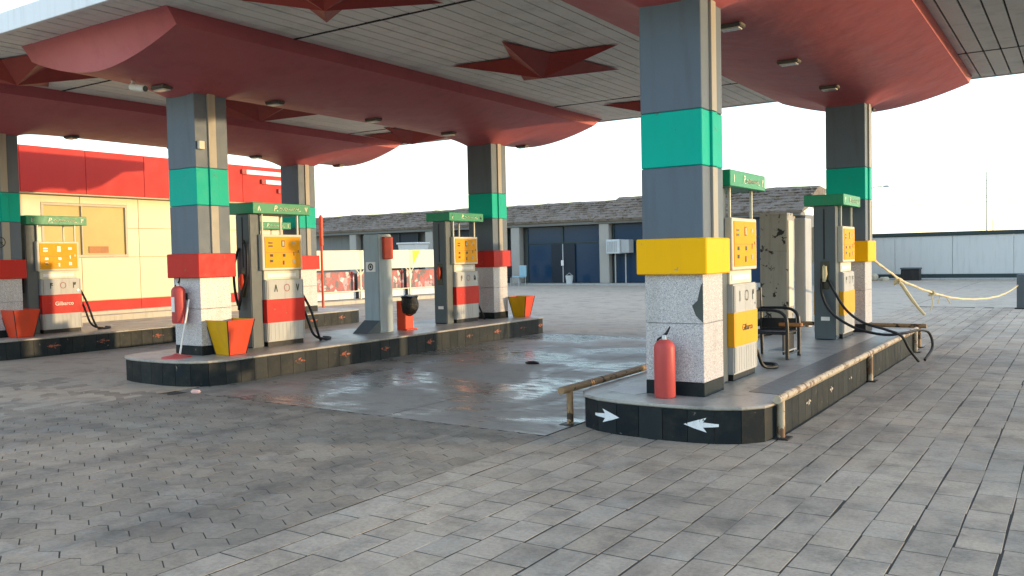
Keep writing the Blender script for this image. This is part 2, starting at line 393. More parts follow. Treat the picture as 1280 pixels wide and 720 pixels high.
# the far concrete apron: everything behind and beside the paved lanes
def sheet(name, x0, x1, y0, y1, dz, m):
    b = MB(); X = sorted({x0, x1, *[a for a in xs if x0 < a < x1]})
    v = [(x, y, gz(x)+dz) for x in X for y in (y0, y1)]
    v2 = [(x, y, gz(x)+dz-.03) for x in X for y in (y0, y1)]
    n = len(X)
    fs = [(2*i, 2*i+2, 2*i+3, 2*i+1) for i in range(n-1)]
    k = len(v)
    sides = [(2*i, 2*i+2, 2*i+2+k, 2*i+k) for i in range(n-1)]+[(2*i+1, 2*i+3, 2*i+3+k, 2*i+1+k) for i in range(n-1)]
    sides += [(0, 1, 1+k, k), (2*n-2, 2*n-1, 2*n-1+k, 2*n-2+k)]
    b.add(v+v2, fs+sides); return tag(b.build(name, m), kind='structure')
sheet('concrete_apron', -3.58, 300, 23.62, 400, 0, M['ground'])
sheet('concrete_apron', -400, -3.60, 13.62, 400, 0, M['ground'])
sheet('concrete_apron', -400, -8.42, -50, 13.6, 0, M['ground'])
# wet cast slabs between the islands
fl = tag(empty('concrete_floor'), kind='structure')
X = [-8.40, -6.95, -5.35, -3.62]; Yv = [5.948, 7.9, 9.75, 11.7, 13.6]
for i in range(3):
    for j in range(4):
        b = MB(); x0, x1, y0, y1 = X[i]+.004, X[i+1]-.004, Yv[j]+.004, Yv[j+1]-.004
        e = random.uniform(-.001, .0015)
        b.add([(x0,y0,gz(x0)+e),(x1,y0,gz(x1)+e),(x1,y1,gz(x1)+e),(x0,y1,gz(x0)+e),(x0,y0,gz(x0)-.02),(x1,y0,gz(x1)-.03),(x1,y1,gz(x1)-.03),(x0,y1,gz(x0)-.02)],
              [(0,1,2,3),(0,1,5,4),(1,2,6,5),(2,3,7,6),(3,0,4,7)])
        b.build('slab', M['slab'], fl)

def px(p):
    d = Vector(p)-Vector((0,0,CAM_H)); z = d.dot(fw)
    if z < .1: return None
    return 640+F_PX*d.dot(cr)/z, 360-F_PX*d.dot(cu)/z, z
def infr(p, m=30):
    q = px(p); return q is not None and -m < q[0] < 1280+m and -m < q[1] < 720+m

# rectangular block paving, courses running along the lanes
def paver_shape(hw, hl, rng, top=0.0):
    o = [(-hw,-hl),(hw,-hl),(hw,hl),(-hw,hl)]
    o = [(x+rng.uniform(-.0015,.0015), y+rng.uniform(-.002,.002)) for x, y in o]
    i = [(x*(1-.0016/hw), y*(1-.0016/hl)) for x, y in o]
    v = [(x,y,-.03) for x,y in o]+[(x,y,-.0012) for x,y in o]+[(x,y,0) for x,y in i]
    f = [(8,9,10,11)]
    for k in range(4):
        l = (k+1)%4; f += [(4+k,4+l,8+l,8+k), (k,l,4+l,4+k)]
    return v, f
rng = random.Random(3)
lens = [.30, .36, .36, .42]
shapes = {}
for L_ in set(lens):
    for k in range(4): shapes[L_, k] = paver_shape(.0980, L_/2-.0048, rng)
PIT = .205; items = []
ci = 0; x = -3.60+PIT/2
while x < 4.2:
    y = 1.0 + rng.uniform(0, .3)
    while y < 23.5:
        L_ = rng.choice(lens); yc = y+L_/2; y += L_
        if yc > 23.45: break
        if -3.55 < x < -2.05 and 6.6 < yc < 13.6: continue
        xx = x + .004*math.sin(yc*1.7+x*3)+rng.gauss(0,.0022)
        if infr((xx, yc, 0), 60): items.append((xx, yc, L_))
    x += PIT
def keyd(it): return (Vector((it[0], it[1], 0))-Vector((0,0,CAM_H))).length
near = sorted([i for i in items if infr((i[0], i[1], 0), -6)], key=keyd)[:300]; ns = set(near)
def field(parent_name, ns, rest, shp, m_obj, m_stuff, piece, restname, split=None):
    root = tag(empty(parent_name), kind='structure')
    meshes = {}
    for it in ns:
        k = (it[2], rng.randrange(4))
        if k not in meshes:
            me = bpy.data.meshes.new(piece); me.from_pydata(*[shp[k][0], [], shp[k][1]]); me.materials.append(m_obj); meshes[k] = me
        o = obj(piece, meshes[k], None, root)
        o.location = (it[0], it[1], gz(it[0])+rng.uniform(-.0006, .0004)); o.rotation_euler = (rng.gauss(0,.0018), rng.gauss(0,.0018)+(.0085 if it[0] < -2.85 else 0), rng.gauss(0,.010))
    for part in (split(rest) if split else [(rest, m_stuff)]):
        lst, mm = part; V = []; Fc = []; rv = []
        for it in lst:
            v, f = shp[it[2], rng.randrange(4)]; n = len(V); dz = gz(it[0])+rng.uniform(-.0006, .0004); a = rng.gauss(0,.009); b_ = rng.gauss(0,.0018)-(.0085 if it[0] < -2.85 else 0)
            V += [(it[0]+p[0]-a*p[1], it[1]+p[1]+a*p[0], dz+p[2]+b_*p[0]) for p in v]; Fc += [tuple(i+n for i in q) for q in f]
            r_ = rng.random(); rv += [r_]*len(f)
        me = bpy.data.meshes.new(restname); me.from_pydata(V, [], Fc)
        at = me.attributes.new('rnd', 'FLOAT', 'FACE'); at.data.foreach_set('value', rv)
        o = obj(restname, me, mm, root); o['kind'] = 'stuff'
    return root
field('block_pavement', near, [i for i in items if i not in ns], shapes, M['paver'], M['paver_near_stuff'], 'paver', 'far_pavers',
      lambda r: [([i for i in r if i[1] < 13.5], M['paver_near_stuff']), ([i for i in r if i[1] >= 13.5], M['paver_far'])])

# interlocking wavy blocks
def zig_shape(hl, hw, rng, per=2):
    a = .027; n = 4*per
    lo = []
    for k in range(n+1):
        s = k/n; x = -hl+2*hl*s; ph = s*2*per*math.pi
        wv = a*max(-1, min(1, 1.25*math.sin(ph)))
        lo.append((x, wv))
    o = [(x, -hw+wv) for x, wv in lo]+[(x, hw+wv) for x, wv in reversed(lo)]
    i = [(x*(1-.0025/hl), y - (.0016 if k > n else -.0016)) for k, (x, y) in enumerate(o)]
    m = len(o); v = [(x,y,-.03) for x,y in o]+[(x,y,-.0012) for x,y in o]+[(x,y,0) for x,y in i]
    f = [tuple(range(2*m, 3*m))]
    for k in range(m):
        l = (k+1)%m; f += [(m+k,m+l,2*m+l,2*m+k), (k,l,m+l,m+k)]
    return v, f
ZLN, ZW = .38, .19
zs = {(ZLN, k): zig_shape(ZLN/2-.003, ZW/2-.0035, rng) for k in range(4)}
items = []; row = 0; y = 1.285
while y < 5.86:
    x = -3.606-ZLN/2-(ZLN/2 if row % 2 else 0)
    while x > -11:
        if infr((x, y, 0), 60) and not ((x+9.12)**2 < .9 and y > 5.80): items.append((x, y, ZLN))
        x -= ZLN
    y += ZW; row += 1
near = sorted([i for i in items if infr((i[0], i[1], 0), -6)], key=keyd)[:300]; ns = set(near)
field('interlocking_pavement', near, [i for i in items if i not in ns], zs, M['zig'], M['zig_stuff'], 'interlocking_paver', 'far_interlocking_pavers')
# half blocks filling the stepped edge beside the rectangular blocks
ed = tag(empty('edge_course'), kind='structure')
r_ = 0; y = 1.285
eb = MB().add(*zig_shape(ZLN/4-.003, ZW/2-.0035, rng, 1)).mesh('half_block'); eb.materials.append(M['zig'])
row = 0
while y < 5.86:
    if row % 2 and infr((-3.7, y, 0), 20):
        o = obj('half_block', eb, None, ed); o.location = (-3.606-ZLN/4, y, gz(-3.7)-.0003); o.rotation_euler = (0, .0085, 0)
    y += ZW; row += 1

# ------------------------------------------------------------------ pump islands
IH = .285
def outline(xc, hw, y0, y1, n=14, d=.55, step=.2):
    """front end bulged, long straight sides, far end bulged; counter-clockwise, evenly stepped"""
    pts = []
    e = 2.7
    def arc(sgn, ya):
        out = []
        for k in range(n*6+1):
            u = -1+2*k/(n*6)
            out.append((xc+u*hw, ya+sgn*d*(1-(1-abs(u)**e)**(1/e))))
        return out
    poly = arc(1, y0)+arc(-1, y1)[::-1]
    poly.append(poly[0])
    L = [0]
    for a, b in zip(poly, poly[1:]): L.append(L[-1]+math.hypot(b[0]-a[0], b[1]-a[1]))
    m = int(L[-1]/step); out = []; j = 0
    for k in range(m):
        s = L[-1]*k/m
        while L[j+1] < s: j += 1
        t = (s-L[j])/(L[j+1]-L[j]+1e-9)
        out.append((poly[j][0]+(poly[j+1][0]-poly[j][0])*t, poly[j][1]+(poly[j+1][1]-poly[j][1])*t))
    return out
ARROW = []
for k in range(8):
    u = -.135+.135*k/7; h = .010+.011*k/7; ARROW += [(u, h), (u, -h)]
ARROW += [(-.045,.056),(-.004,.0),(-.045,-.056),(.05,.028),(.05,0),(.05,-.028),(.13,.0)]
AFACE = [(2*k, 2*k+1, 2*k+3, 2*k+2) for k in range(7)]+[(16,17,20,19),(18,17,20,21),(19,20,22),(21,20,22)]
def island(xc, hw, y0, y1, label, arrows, amat):
    root = empty('pump_island', (xc, y0, gz(xc))); tag(root, label, 'pump island', 'raised pump islands')
    o_ = [(x-xc, y-y0) for x, y in outline(xc, hw, y0, y1)]
    inner = [(x*.975, y+(.03 if y < 1 else -.03)) for x, y in o_]
    MB().prism([(x*.985, y+(.012 if y < 1 else -.012)) for x, y in o_], -.08, IH-.03).build('core', M['grout'], root)
    cap = MB().prism([(x*1.012, y-(.012 if y < 1 else -.012)) for x, y in o_], IH-.028, IH).build('top_slab', M['island_top'], root, bevel=.008)
    n = len(o_)
    for i in range(n):
        a, b = Vector(o_[i]), Vector(o_[(i+1)%n]); d = (b-a); l = d.length; d.normalize(); nn = Vector((d.y, -d.x))
        a2 = a+d*.0025; b2 = b-d*.0025; th = .014
        MB().add([(a2.x-nn.x*th,a2.y-nn.y*th,-.05),(b2.x-nn.x*th,b2.y-nn.y*th,-.05),(b2.x,b2.y,-.05),(a2.x,a2.y,-.05),
                  (a2.x-nn.x*th,a2.y-nn.y*th,IH-.03),(b2.x-nn.x*th,b2.y-nn.y*th,IH-.03),(b2.x,b2.y,IH-.03),(a2.x,a2.y,IH-.03)],
                 [(0,1,2,3),(7,6,5,4),(0,4,5,1),(1,5,6,2),(2,6,7,3),(3,7,4,0)]).build('kerb_tile', M['tile'], root)
    # painted arrows, wrapped on the tiled side; position = (x or y along the side, front?)
    for (px_, py_, direc, asc) in arrows:
        best = min(range(n), key=lambda i: math.hypot((o_[i][0]+o_[(i+1)%n][0])/2-(px_-xc), (o_[i][1]+o_[(i+1)%n][1])/2-(py_-y0)))
        vs_ = []
        for (u, v) in ARROW:
            s = u*direc*asc; v *= asc; i = best; p = (Vector(o_[i])+Vector(o_[(i+1)%n]))/2
            k = i; rem = s
            dd = (Vector(o_[(k+1)%n])-Vector(o_[k])); half = dd.length/2
            while rem > half:
                rem -= half; k = (k+1)%n; p = Vector(o_[k]); dd = Vector(o_[(k+1)%n])-p; half = dd.length
            while rem < -half:
                rem += half; p = Vector(o_[k]); k = (k-1)%n; dd = p-Vector(o_[k]); half = dd.length
            d = dd.normalized(); nn = Vector((d.y, -d.x)); q = p+d*rem+nn*(.0045 if len(vs_) < 16 else .0055)
            vs_.append((q.x, q.y, IH*.50+v))
        m_ = len(vs_)
        me = MB().add(vs_, AFACE)
        me.build('painted_arrow', amat if asc == 1 else M['paintarrow_worn'] if amat is M['paintarrow_w'] else amat, root)
    return root
XA, XB, XC = -2.80, -9.12, -14.05
islA = island(XA, .82, 6.24, 13.75, 'nearest black-tiled pump island with white arrows and pipe rails', 
       [(-3.20, 6.33, 1, 1), (-2.50, 6.25, -1, 1), (-1.98, 7.6, 1, .6), (-1.98, 8.5, 1, .55), (-1.98, 9.2, 1, .5)], M['paintarrow_w'])
island(XB, .86, 6.12, 13.95, 'middle pump island with orange arrows, wet floor on its right', 
       [(-8.26, y, -1, .8) for y in (7.6, 8.5, 9.35, 10.2, 11.2, 12.1, 12.9, 13.4)], M['paintarrow_o'])
island(XC, .84, 6.12, 14.3, 'far left pump island in front of the cream station shop', 
       [(-13.21, y, -1, .85) for y in (7.2, 8.0, 9.0, 10.1, 11.4, 12.6, 13.4)], M['paintarrow_o'])
def near_patch(name, m, pts, dz):
    o = MB().prism(pts, 0, .003).build(name, m, islA); o.location = (0, 0, IH+dz); return o
near_patch('dark_border', M['borderstone'], [(.48,.85),(.77,.80),(.77,7.0),(.48,7.0)], .001)
near_patch('worn_white_patch', M['kerbstone_pale'], [(-.62,.42),(-.30,.30),(-.20,.62),(-.42,1.0),(-.66,.9)], .001)
def top(xc): return gz(xc)+IH

# ------------------------------------------------------------------ columns
CW, CD = .53, .475
def column(xc, yc, collar, label, smoke=False):
    root = empty('canopy_column', (xc, yc, top(xc))); tag(root, label, 'column', 'columns carrying the canopy')
    b = top(xc); hw, hd = CW/2, CD/2
    z = lambda a: a-b
    def shaft(z0, z1, name, m, strip=True, grow=0):
        MB().box(-hw-grow, hw+grow, -hd-grow, hd+grow, z(z0), z(z1)).build(name, m, root, bevel=.006)
        if strip:
            for s in (-1, 1):
                MB().box(s*(hw-.01), s*(hw+.022), -.055, .055, z(z0)+.002, z(z1)-.002).build('side_strip', M['strip'] if m is M['grey'] else m, root, bevel=.003)
    shaft(2.605, 3.72, 'upper_shaft', M['grey'])
    shaft(2.155, 2.602, 'green_band', M['green'])
    shaft(1.53, 2.152, 'middle_shaft', M['grey'])
    MB().box(-hw-.04, hw+.04, -hd-.04, hd+.04, z(1.278), z(1.572)).build('collar', collar, root, bevel=.008)
    zm = b+.115+(1.30-b-.115)*.53
    MB().box(-hw+.012, hw-.012, -hd+.012, hd-.012, z(b+.115), z(zm)-.0015).build('terrazzo_cladding', M['terrazzo'], root, bevel=.004)
    MB().box(-hw+.012, hw-.012, -hd+.012, hd-.012, z(zm)+.0015, z(1.30)).build('terrazzo_cladding', M['terrazzo'], root, bevel=.004)
    MB().box(-hw+.010, hw-.010, -hd+.010, hd-.010, -.002, .113).build('skirting', M['tile'], root, bevel=.004)
    if smoke:
        MB().tube([(.26+.02*0, 0, 0), (.262, 0, 0)], .0, 4) if False else None
    return root
M['strip'] = paint('strip_sunlit_cream', (.34,.31,.26), .42, .1, .3, scale=2)  # sunlit look of the grey side strip put into a paler colour
YF, YB = 6.893, 13.12
columns = {}
for nm, x, y, c, lab in (('A1', XA, YF, 'yellow', 'large grey column with yellow collar beside the standing red extinguisher'),
                      ('A2', XA, YB, 'yellow', 'far grey column with yellow collar where the cream rope is tied'),
                      ('B1', XB, YF, 'red', 'grey column with red collar and an extinguisher hung on it'),
                      ('B2', XB, YB, 'red', 'grey column with red collar at the far end of middle island'),
                      ('C1', XC, YF, 'red', 'column with red collar cut by the left picture edge'),
                      ('C2', XC, YB, 'red', 'rear left column with red collar behind the middle island pump')):
    columns[nm] = column(x, y, M[c], lab)
# torn dark patch on the near column's cladding and junction box on B1
MB().prism([(0,-.02),(.012,.0),(.0,.02)], -.1, .1)
p = MB().add([(.2535,-.226,.62),(.2535,-.226,.92),(.19,-.2265,.80),(.17,-.2265,.70)], [(0,1,2,3)])
MB().box(.266, .31, -.21, -.13, 2.48, 2.58).build('junction_box', M['cream'], columns['B1'], bevel=.006)
MB().add([(.19,-.2295,.66),(.253,-.2295,.60),(.253,-.2295,.93),(.235,-.2295,.90),(.205,-.2295,.78),(.16,-.2295,.74)], [(0,1,2,3,4,5)]).build('broken_cladding', M['broken'], columns['A1'])
# round no-smoking mark on the left column
c1 = columns['C1']
def ring(mb, c, r, wdt, n=28):       # in the YZ plane facing +x
    x, y, z = c; v = []; f = []
    for k in range(n):
        a = 2*math.pi*k/n
        v += [(x, y+r*math.cos(a), z+r*math.sin(a)), (x, y+(r-wdt)*math.cos(a), z+(r-wdt)*math.sin(a))]
    for k in range(n): f.append((2*k, 2*((k+1)%n), 2*((k+1)%n)+1, 2*k+1))
    return mb.add(v, f)
def bar(mb, x, y0, z0, y1, z1, wdt):
    d = Vector((y1-y0, z1-z0)).normalized(); n_ = Vector((-d.y, d.x))*wdt/2
    return mb.add([(x, y0+n_.x, z0+n_.y), (x, y1+n_.x, z1+n_.y), (x, y1-n_.x, z1-n_.y), (x, y0-n_.x, z0-n_.y)], [(0,1,2,3)])
s = ring(MB(), (.288, -.10, 1.46), .085, .014); bar(s, .288, -.155, 1.515, -.045, 1.405, .014); bar(s, .2885, -.15, 1.455, -.06, 1.455, .02)
s.build('no_smoking_mark', M['letter_dark'], c1)

# ------------------------------------------------------------------ canopy
cp = empty('canopy', (-6.5, 10.2, 4.05)); tag(cp, 'big forecourt canopy with slatted white ceiling and swollen red beams', 'canopy')
cpo = Vector(cp.location)
def cbuild(mb, name, m, parent=cp, **k):
    mb.v = [tuple(Vector(v)-cpo) for v in mb.v]; return mb.build(name, m, parent, **k)
ZC, HW = 4.06, 1.385
CX0, CX1, CY0, CY1 = -15.75, .35, 5.09, 15.25
cbuild(MB().box(CX0+.02, CX1-.02, CY0+.02, CY1-.02, 4.12, 4.24), 'roof_deck', M['dark'])
# fascia boards
cbuild(MB().box(CX0-.02, CX1+.02, CY0-.04, CY0+.015, 4.045, 4.27), 'fascia', M['white'], bevel=.006)
cbuild(MB().box(CX0-.02, CX1+.02, CY1-.015, CY1+.04, 4.045, 4.27), 'fascia', M['white'], bevel=.006)
cbuild(MB().box(CX0-.04, CX0+.015, CY0+.02, CY1-.02, 4.045, 4.27), 'fascia', M['white'], bevel=.006)
cbuild(MB().box(CX1-.015, CX1+.04, CY0+.02, CY1-.02, 4.045, 4.27), 'fascia', M['white'], bevel=.006)
# slats
SW = .203; seams = [CY0+.02, 7.24, 13.25, CY1-.02]
prof = [(-.5*SW+.012, .012), (-.5*SW+.014, 0), (.5*SW-.006, 0), (.5*SW-.004, .012), (.5*SW-.004, .02), (-.5*SW+.012, .02)]
smesh = []
for k in range(3):
    l = (seams[k+1]-seams[k])/2-.012
    b = MB(); n = len(prof)
    b.add([(x, -l, z) for x, z in prof]+[(x, l, z) for x, z in prof], [tuple(range(n)), tuple(range(2*n-1, n-1, -1))]+[(i, i+n, (i+1)%n+n, (i+1)%n) for i in range(n)])
    me = b.mesh('slat'); me.materials.append(M['slat']); smesh.append(me)
x = CX0+.12
while x < CX1-.1:
    hidden = any(abs(x-c) < HW-.12 for c in (XA, XB, XC))
    for k in range(3):
        if hidden and k == 1: continue
        if hidden and k == 0 and False: continue
        o = obj('slat', smesh[k], None, cp); o.location = Vector((x, (seams[k]+seams[k+1])/2, ZC+random.uniform(-.002,.002)))-cpo
        o.rotation_euler = (0, random.gauss(0,.006), 0)
    x += SW
for k in (1, 2):
    cbuild(MB().box(CX0+.03, CX1-.03, seams[k]-.018, seams[k]+.018, ZC-.006, ZC+.05), 'ceiling_seam', M['dark'])
# hull-shaped beams with flared column heads
BY0, BY1 = 5.50, 15.12
def hull_z(dx, y):
    s = min(1, abs(dx)/HW)
    z = 3.615+.285*s**1.75
    for yc in (YF, YB):
        d = math.hypot(max(abs(dx)-CW/2, 0), max(abs(y-yc)-CD/2, 0))
        z -= .15*math.exp(-(d/.26))
    return z
def beam(xc):
    b = MB(); nu, nv = 44, 150; vs = []; fs = []
    us = [-1+2*i/nu for i in range(nu+1)]
    capw = .40
    ysl = []
    for j in range(nv+1):
        ysl.append(BY0+.14+(BY1-BY0-.14-capw)*j/nv)
    nc = 6
    rows = []
    for k in range(nc):                                            # near end cap, leaning in
        t = k/nc; rows.append((BY0+.14*t**.7, t))
    rows += [(y, 1) for y in ysl]
    for k in range(nc-1, -1, -1):
        t = k/nc; rows.append((BY1-capw*t**.8, t))
    for y, t in rows:
        vs.append((xc-HW, y, 4.075))
        for u in us:
            dx = u*HW; yy = max(BY0+.14, min(BY1-capw, y))
            zb = hull_z(dx, yy)
            z = 4.075-.0+(zb-4.075)*(t if t < 1 else 1)
            vs.append((xc+dx, y, z))
        vs.append((xc+HW, y, 4.075))
    wd = nu+3
    for j in range(len(rows)-1):
        for i in range(wd-1): fs.append((j*wd+i, j*wd+i+1, (j+1)*wd+i+1, (j+1)*wd+i))
    b.add(vs, fs)
    o = cbuild(b, 'beam', M['canopy_red'], smooth=True)
    return o
beams = [beam(x) for x in (XA, XB, XC)]
# relief stars
def star(x, y, r=1.16, rot=-82):
    b = MB(); vs = [(x, y, ZC-.24)]
    for k in range(10):
        a = R(rot+36*k); q = r if k % 2 == 0 else r*.385
        vs.append((x+q*math.cos(a), y+q*math.sin(a), ZC-.016))
    b.add(vs, [(0, 1+k, 1+(k+1)%10) for k in range(10)]+[tuple(range(10, 0, -1))])
    cbuild(b, 'star', M['star_red'])
for x in (-6.02, -11.6):
    for y in (6.02, 10.02, 14.0): star(x, y, 1.25 if y < 13 else 1.05)
# downlights
def downlight(x, y, label, grp='round downlights under the red beams'):
    z = hull_z(0, y)
    r = empty('downlight', (x, y, z+.01)); tag(r, label, 'light', grp)
    MB().box(-.12, .12, -.075, .075, -.045, .0).build('housing', M['lightbody'], r, bevel=.012)
    MB().box(-.095, .095, -.055, .055, -.06, -.044).build('lens', M['lens'], r, bevel=.006)
for x, nm in ((XA, 'nearest right-hand beam'), (XB, 'middle beam'), (XC, 'left beam')):
    for y, w_ in ((8.15, 'nearest the front column'), (10.1, 'halfway between the columns'), (12.0, 'just before the rear column'), (14.35, 'behind the rear column')):
        downlight(x, y, 'small downlight under the red %s, %s' % (nm, w_))
downlight(XB, 6.42, 'small downlight under middle beam in front of its front column')
# CCTV camera on the left beam end
cc = empty('security_camera', (XB-.06, 6.15, hull_z(0, 6.15))); tag(cc, 'white security camera under the near end of the middle red beam', 'camera')
MB().tube([(-.10,0,.02), (-.10,0,-.05), (-.06,-.03,-.075)], .022, 10).build('bracket', M['camwhite'], cc, smooth=True)
MB().tube([(-.10,-.02,-.065), (.10,.02,-.105)], .042, 14).build('camera_body', M['camwhite'], cc, smooth=True)
MB().tube([(.10,.02,-.105), (.108,.0215,-.1065)], .034, 14).build('lens', M['lcd'], cc)

# ------------------------------------------------------------------ text and strokes
def text_mesh(s, size, m, shear=0):
    cu_ = bpy.data.curves.new('writing', 'FONT'); cu_.body = s; cu_.size = size; cu_.extrude = .0015; cu_.align_x = 'CENTER'; cu_.align_y = 'CENTER'; cu_.shear = shear
    cu_.resolution_u = 3
    o = bpy.data.objects.new('writing', cu_); col.objects.link(o)
    dg = bpy.context.evaluated_depsgraph_get(); me = bpy.data.meshes.new_from_object(o.evaluated_get(dg))
    bpy.data.objects.remove(o); me.materials.clear(); me.materials.append(m); return me
_tc = {}
def text_px(name, s, size, m, parent, loc, shear=0):                # on a face looking towards +x
    k = (s, size, m.name, shear)
    if k not in _tc: _tc[k] = text_mesh(s, size, m, shear)
    o = obj(name, _tc[k], None, parent); o.location = loc; o.rotation_euler = (R(90), 0, R(90)); return o
DIG = {8: [[(-.4,-.5),(0,.5),(.4,-.5)]], 7: [[(-.4,.5),(0,-.5),(.4,.5)]],
       4: [[(-.3,-.5),(-.3,.5)],[(.35,.45),(-.05,.42),(-.15,.2),(.1,.12),(.35,.08)],[(-.15,.12),(-.3,.05)]],
       3: [[(-.3,-.5),(-.3,.5)],[(-.3,.12),(-.05,.1),(0,.45)],[(0,.12),(.25,.12),(.32,.5)]],
       5: [[(0,.5),(-.35,0),(-.3,-.4),(-.05,-.25),(0,-.1),(.08,-.3),(.32,-.4),(.38,0),(0,.5)]],
       6: [[(.3,.4),(-.1,.42),(-.25,.1),(.3,.05)],[(-.1,.06),(-.3,-.5)]],
       2: [[(-.3,-.5),(-.3,.5)],[(-.3,.1),(.2,.15),(.25,.5)]], 1: [[(0,-.5),(0,.5)]]}
SCRIPT = [[(-.48,-.5),(-.44,-.5)], [(-.34,.1),(-.40,-.2),(-.33,-.35),(-.27,-.05),(-.33,.12)], [(-.27,-.05),(-.22,-.35),(-.17,.12),(-.10,.08),(-.15,-.32),(-.08,-.36),(-.04,.1)],
          [(-.04,-.1),(0,-.32),(.05,.1),(.09,-.32),(.14,.12),(.18,-.32)], [(.18,-.1),(.24,.15),(.27,-.3),(.33,.12),(.36,-.32)], [(.36,-.1),(.42,.2),(.40,-.36),(.50,-.40)]]
def strokes(name, lines, sy, sz, wd, m, parent, loc):
    b = MB(); x, y, z = loc
    for i, ln in enumerate(lines):
        P = [Vector((0, a*sy, c*sz)) for a, c in (ln if len(ln) < 4 else [(q.x, q.y) for q in spline([(a, c, 0) for a, c in ln], 4)])]
        for p, q in zip(P, P[1:]):
            d = (q-p); 
            if d.length < 1e-6: continue
            d.normalize(); n_ = Vector((0, -d.z, d.y))*wd/2; e = d*wd*.3; k = .0006*(i % 3)
            b.add([(x+k, y+(p+n_-e).y, z+(p+n_-e).z), (x+k, y+(q+n_+e).y, z+(q+n_+e).z), (x+k, y+(q-n_+e).y, z+(q-n_+e).z), (x+k, y+(p-n_-e).y, z+(p-n_-e).z)], [(0,1,2,3)])
    return b.build(name, m, parent)

# ------------------------------------------------------------------ pumps
def pump(xc, y0, colname, label, digits, brand, hoses=None, nozzle=True):
    b = top(xc)
    r = empty('fuel_pump', (xc, y0, b)); tag(r, label, 'fuel pump', 'fuel pumps on the islands')
    fx = .19
    bd = M['red'] if colname == 'red' else M['orange']
    MB().box(-fx+.02, fx-.02, .02, .64, 0, .062).build('plinth', M['black'], r)
    body = MB().box(-fx, fx, 0, .66, .06, .875).build('cabinet', M['cab'], r, bevel=.012, seg=2)
    MB().box(-fx-.003, fx+.003, -.003, .663, .31, .62).build('colour_band', bd, r, bevel=.004)
    # ribbing on the lower door
    for k in range(9):
        y = .06+k*.067
        MB().box(fx-.002, fx+.0022, y, y+.022, .085, .295).build('door_rib', M['cab'], body)
    for (y, z0, z1) in ((.028, .075, .305), (.630, .075, .305), (.028, .625, .862), (.630, .625, .862)):
        MB().box(fx-.001, fx+.0012, y, y+.004, z0, z1).build('door_seam', M['dark'], body)
    MB().tube([(fx-.002, .60, .68), (fx+.006, .60, .68)], .012, 10).build('lock', M['chrome'], body)
    MB().box(.206, .2085, .0, .585, 1.235, 1.239).build('panel_crease', M['wood'], r)
    MB().box(-.155, .155, .0, .61, .876, 1.0).build('neck', M['cream'], r, bevel=.006)
    MB().box(.156, .160, .05, .55, .91, .96).build('price_strip', M['letter_white'], r)
    box_ = MB().box(-.20, .20, -.055, .635, 1.003, 1.475).build('display_housing', M['cream'], r, bevel=.008)
    for s in (1, -1):
        MB().box(min(s*.199, s*.207), max(s*.199, s*.207), -.015, .60, 1.035, 1.445).build('display_panel', M['display'], box_, bevel=.002)
    for (u, v, a, c, m) in ((.15,.80,.07,.018,'lcd'),(.15,.70,.07,.022,'lcd'),(.50,.78,.055,.085,'lcd'),(.50,.78,.036,.06,'lcdpale'),(.80,.80,.055,.035,'lcdpale'),
                            (.52,.40,.045,.04,'lcd'),(.50,.16,.028,.055,'lcd'),(.80,.45,.012,.05,'lcd'),(.93,.52,.012,.03,'lcd'),(.17,.22,.05,.035,'lcd'),(.17,.40,.05,.035,'lcd'),(.80,.2,.05,.05,'lcdpale')):
        yy = -.015+.615*u; z_ = 1.035+.41*v
        e = .0075 if m == 'lcdpale' and a < .04 else .006
        if (m == 'lcdpale' and a > .04): e = .0065
        MB().box(.2055, .2025+e+.002, yy-a/2, yy+a/2, z_-c/2, z_+c/2).build('readout', M[m], box_)
    # posts up to the head
    for (x, y) in ((.165, -.02), (.165, .59), (-.165, -.02), (-.165, .59)):
        MB().box(x-.011, x+.011, y-.011, y+.011, 1.47, 1.745).build('head_post', M['cream'], r)
    hd = MB().box(-.25, .25, -.23, .76, 1.742, 1.885).build('head', M['head_green'], r, bevel=.006)
    # hose tower with recess
    tw = MB().box(-.135, .135, -.20, -.012, 0, 1.74).build('hose_tower', M['tower'], r, bevel=.010, seg=2)
    MB().box(-.012, .004, -.204, -.195, 1.05, 1.70).build('hose_slot', M['dark'], tw)
    MB().box(-.05, .06, -.207, -.196, .66, 1.02).build('nozzle_boot', M['lcd'], tw, bevel=.01)
    MB().box(-.05, .06, -.2035, -.2, .25, .30).build('data_plate', M['letter_white'], tw)
    MB().box(-.10, .10, -.19, -.03, -.002, .03).build('tower_foot', M['black'], tw)
    # lettering
    text_px('logo', 'P', .105, M['letter'], hd, (.2525, .135, 1.812), .25)
    strokes('script_writing', SCRIPT, .42, .062, .0085, M['letter'], hd, (.2525, .37, 1.815))
    for dgt, y in zip(digits, (-.13, .68)):
        strokes('number', DIG[dgt], .045, .06, .012, M['letter'], hd, (.2525, y, 1.812))
    for dgt, y in zip(digits, (.16, .54)):
        strokes('number', DIG[dgt], .055, .085, .014, M['letter_dark'], r, (fx+.004, y, .765))
    if brand: text_px('maker_name', 'Gilbarco', .088 if brand == 'w' else .085, M['letter_white'] if brand == 'w' else M['letter_dark'], r, (fx+.0045, .36, .47))
    s = ring(MB(), (fx+.0045, .35, .765), .05, .008); s.build('round_seal', M['star_red'] if colname == 'red' else M['letter_dark'], r)
    if nozzle:
        nz = MB().tube([(.01,-.24,.96),(.012,-.245,.86),(.0,-.235,.76)], [.028,.034,.022], 10)
        nz.tube([(.0,-.24,.97),(.0,-.28,.90),(.0,-.27,.80)], .010, 6)
        nz.build('nozzle', M['rope'] if colname != 'red' else M['exthot'], tw, smooth=True)
    for i, h in enumerate(hoses or []):
        MB().tube(spline(h, 8), .017, 8).build('hose', M['black'], tw, smooth=True)
    return r
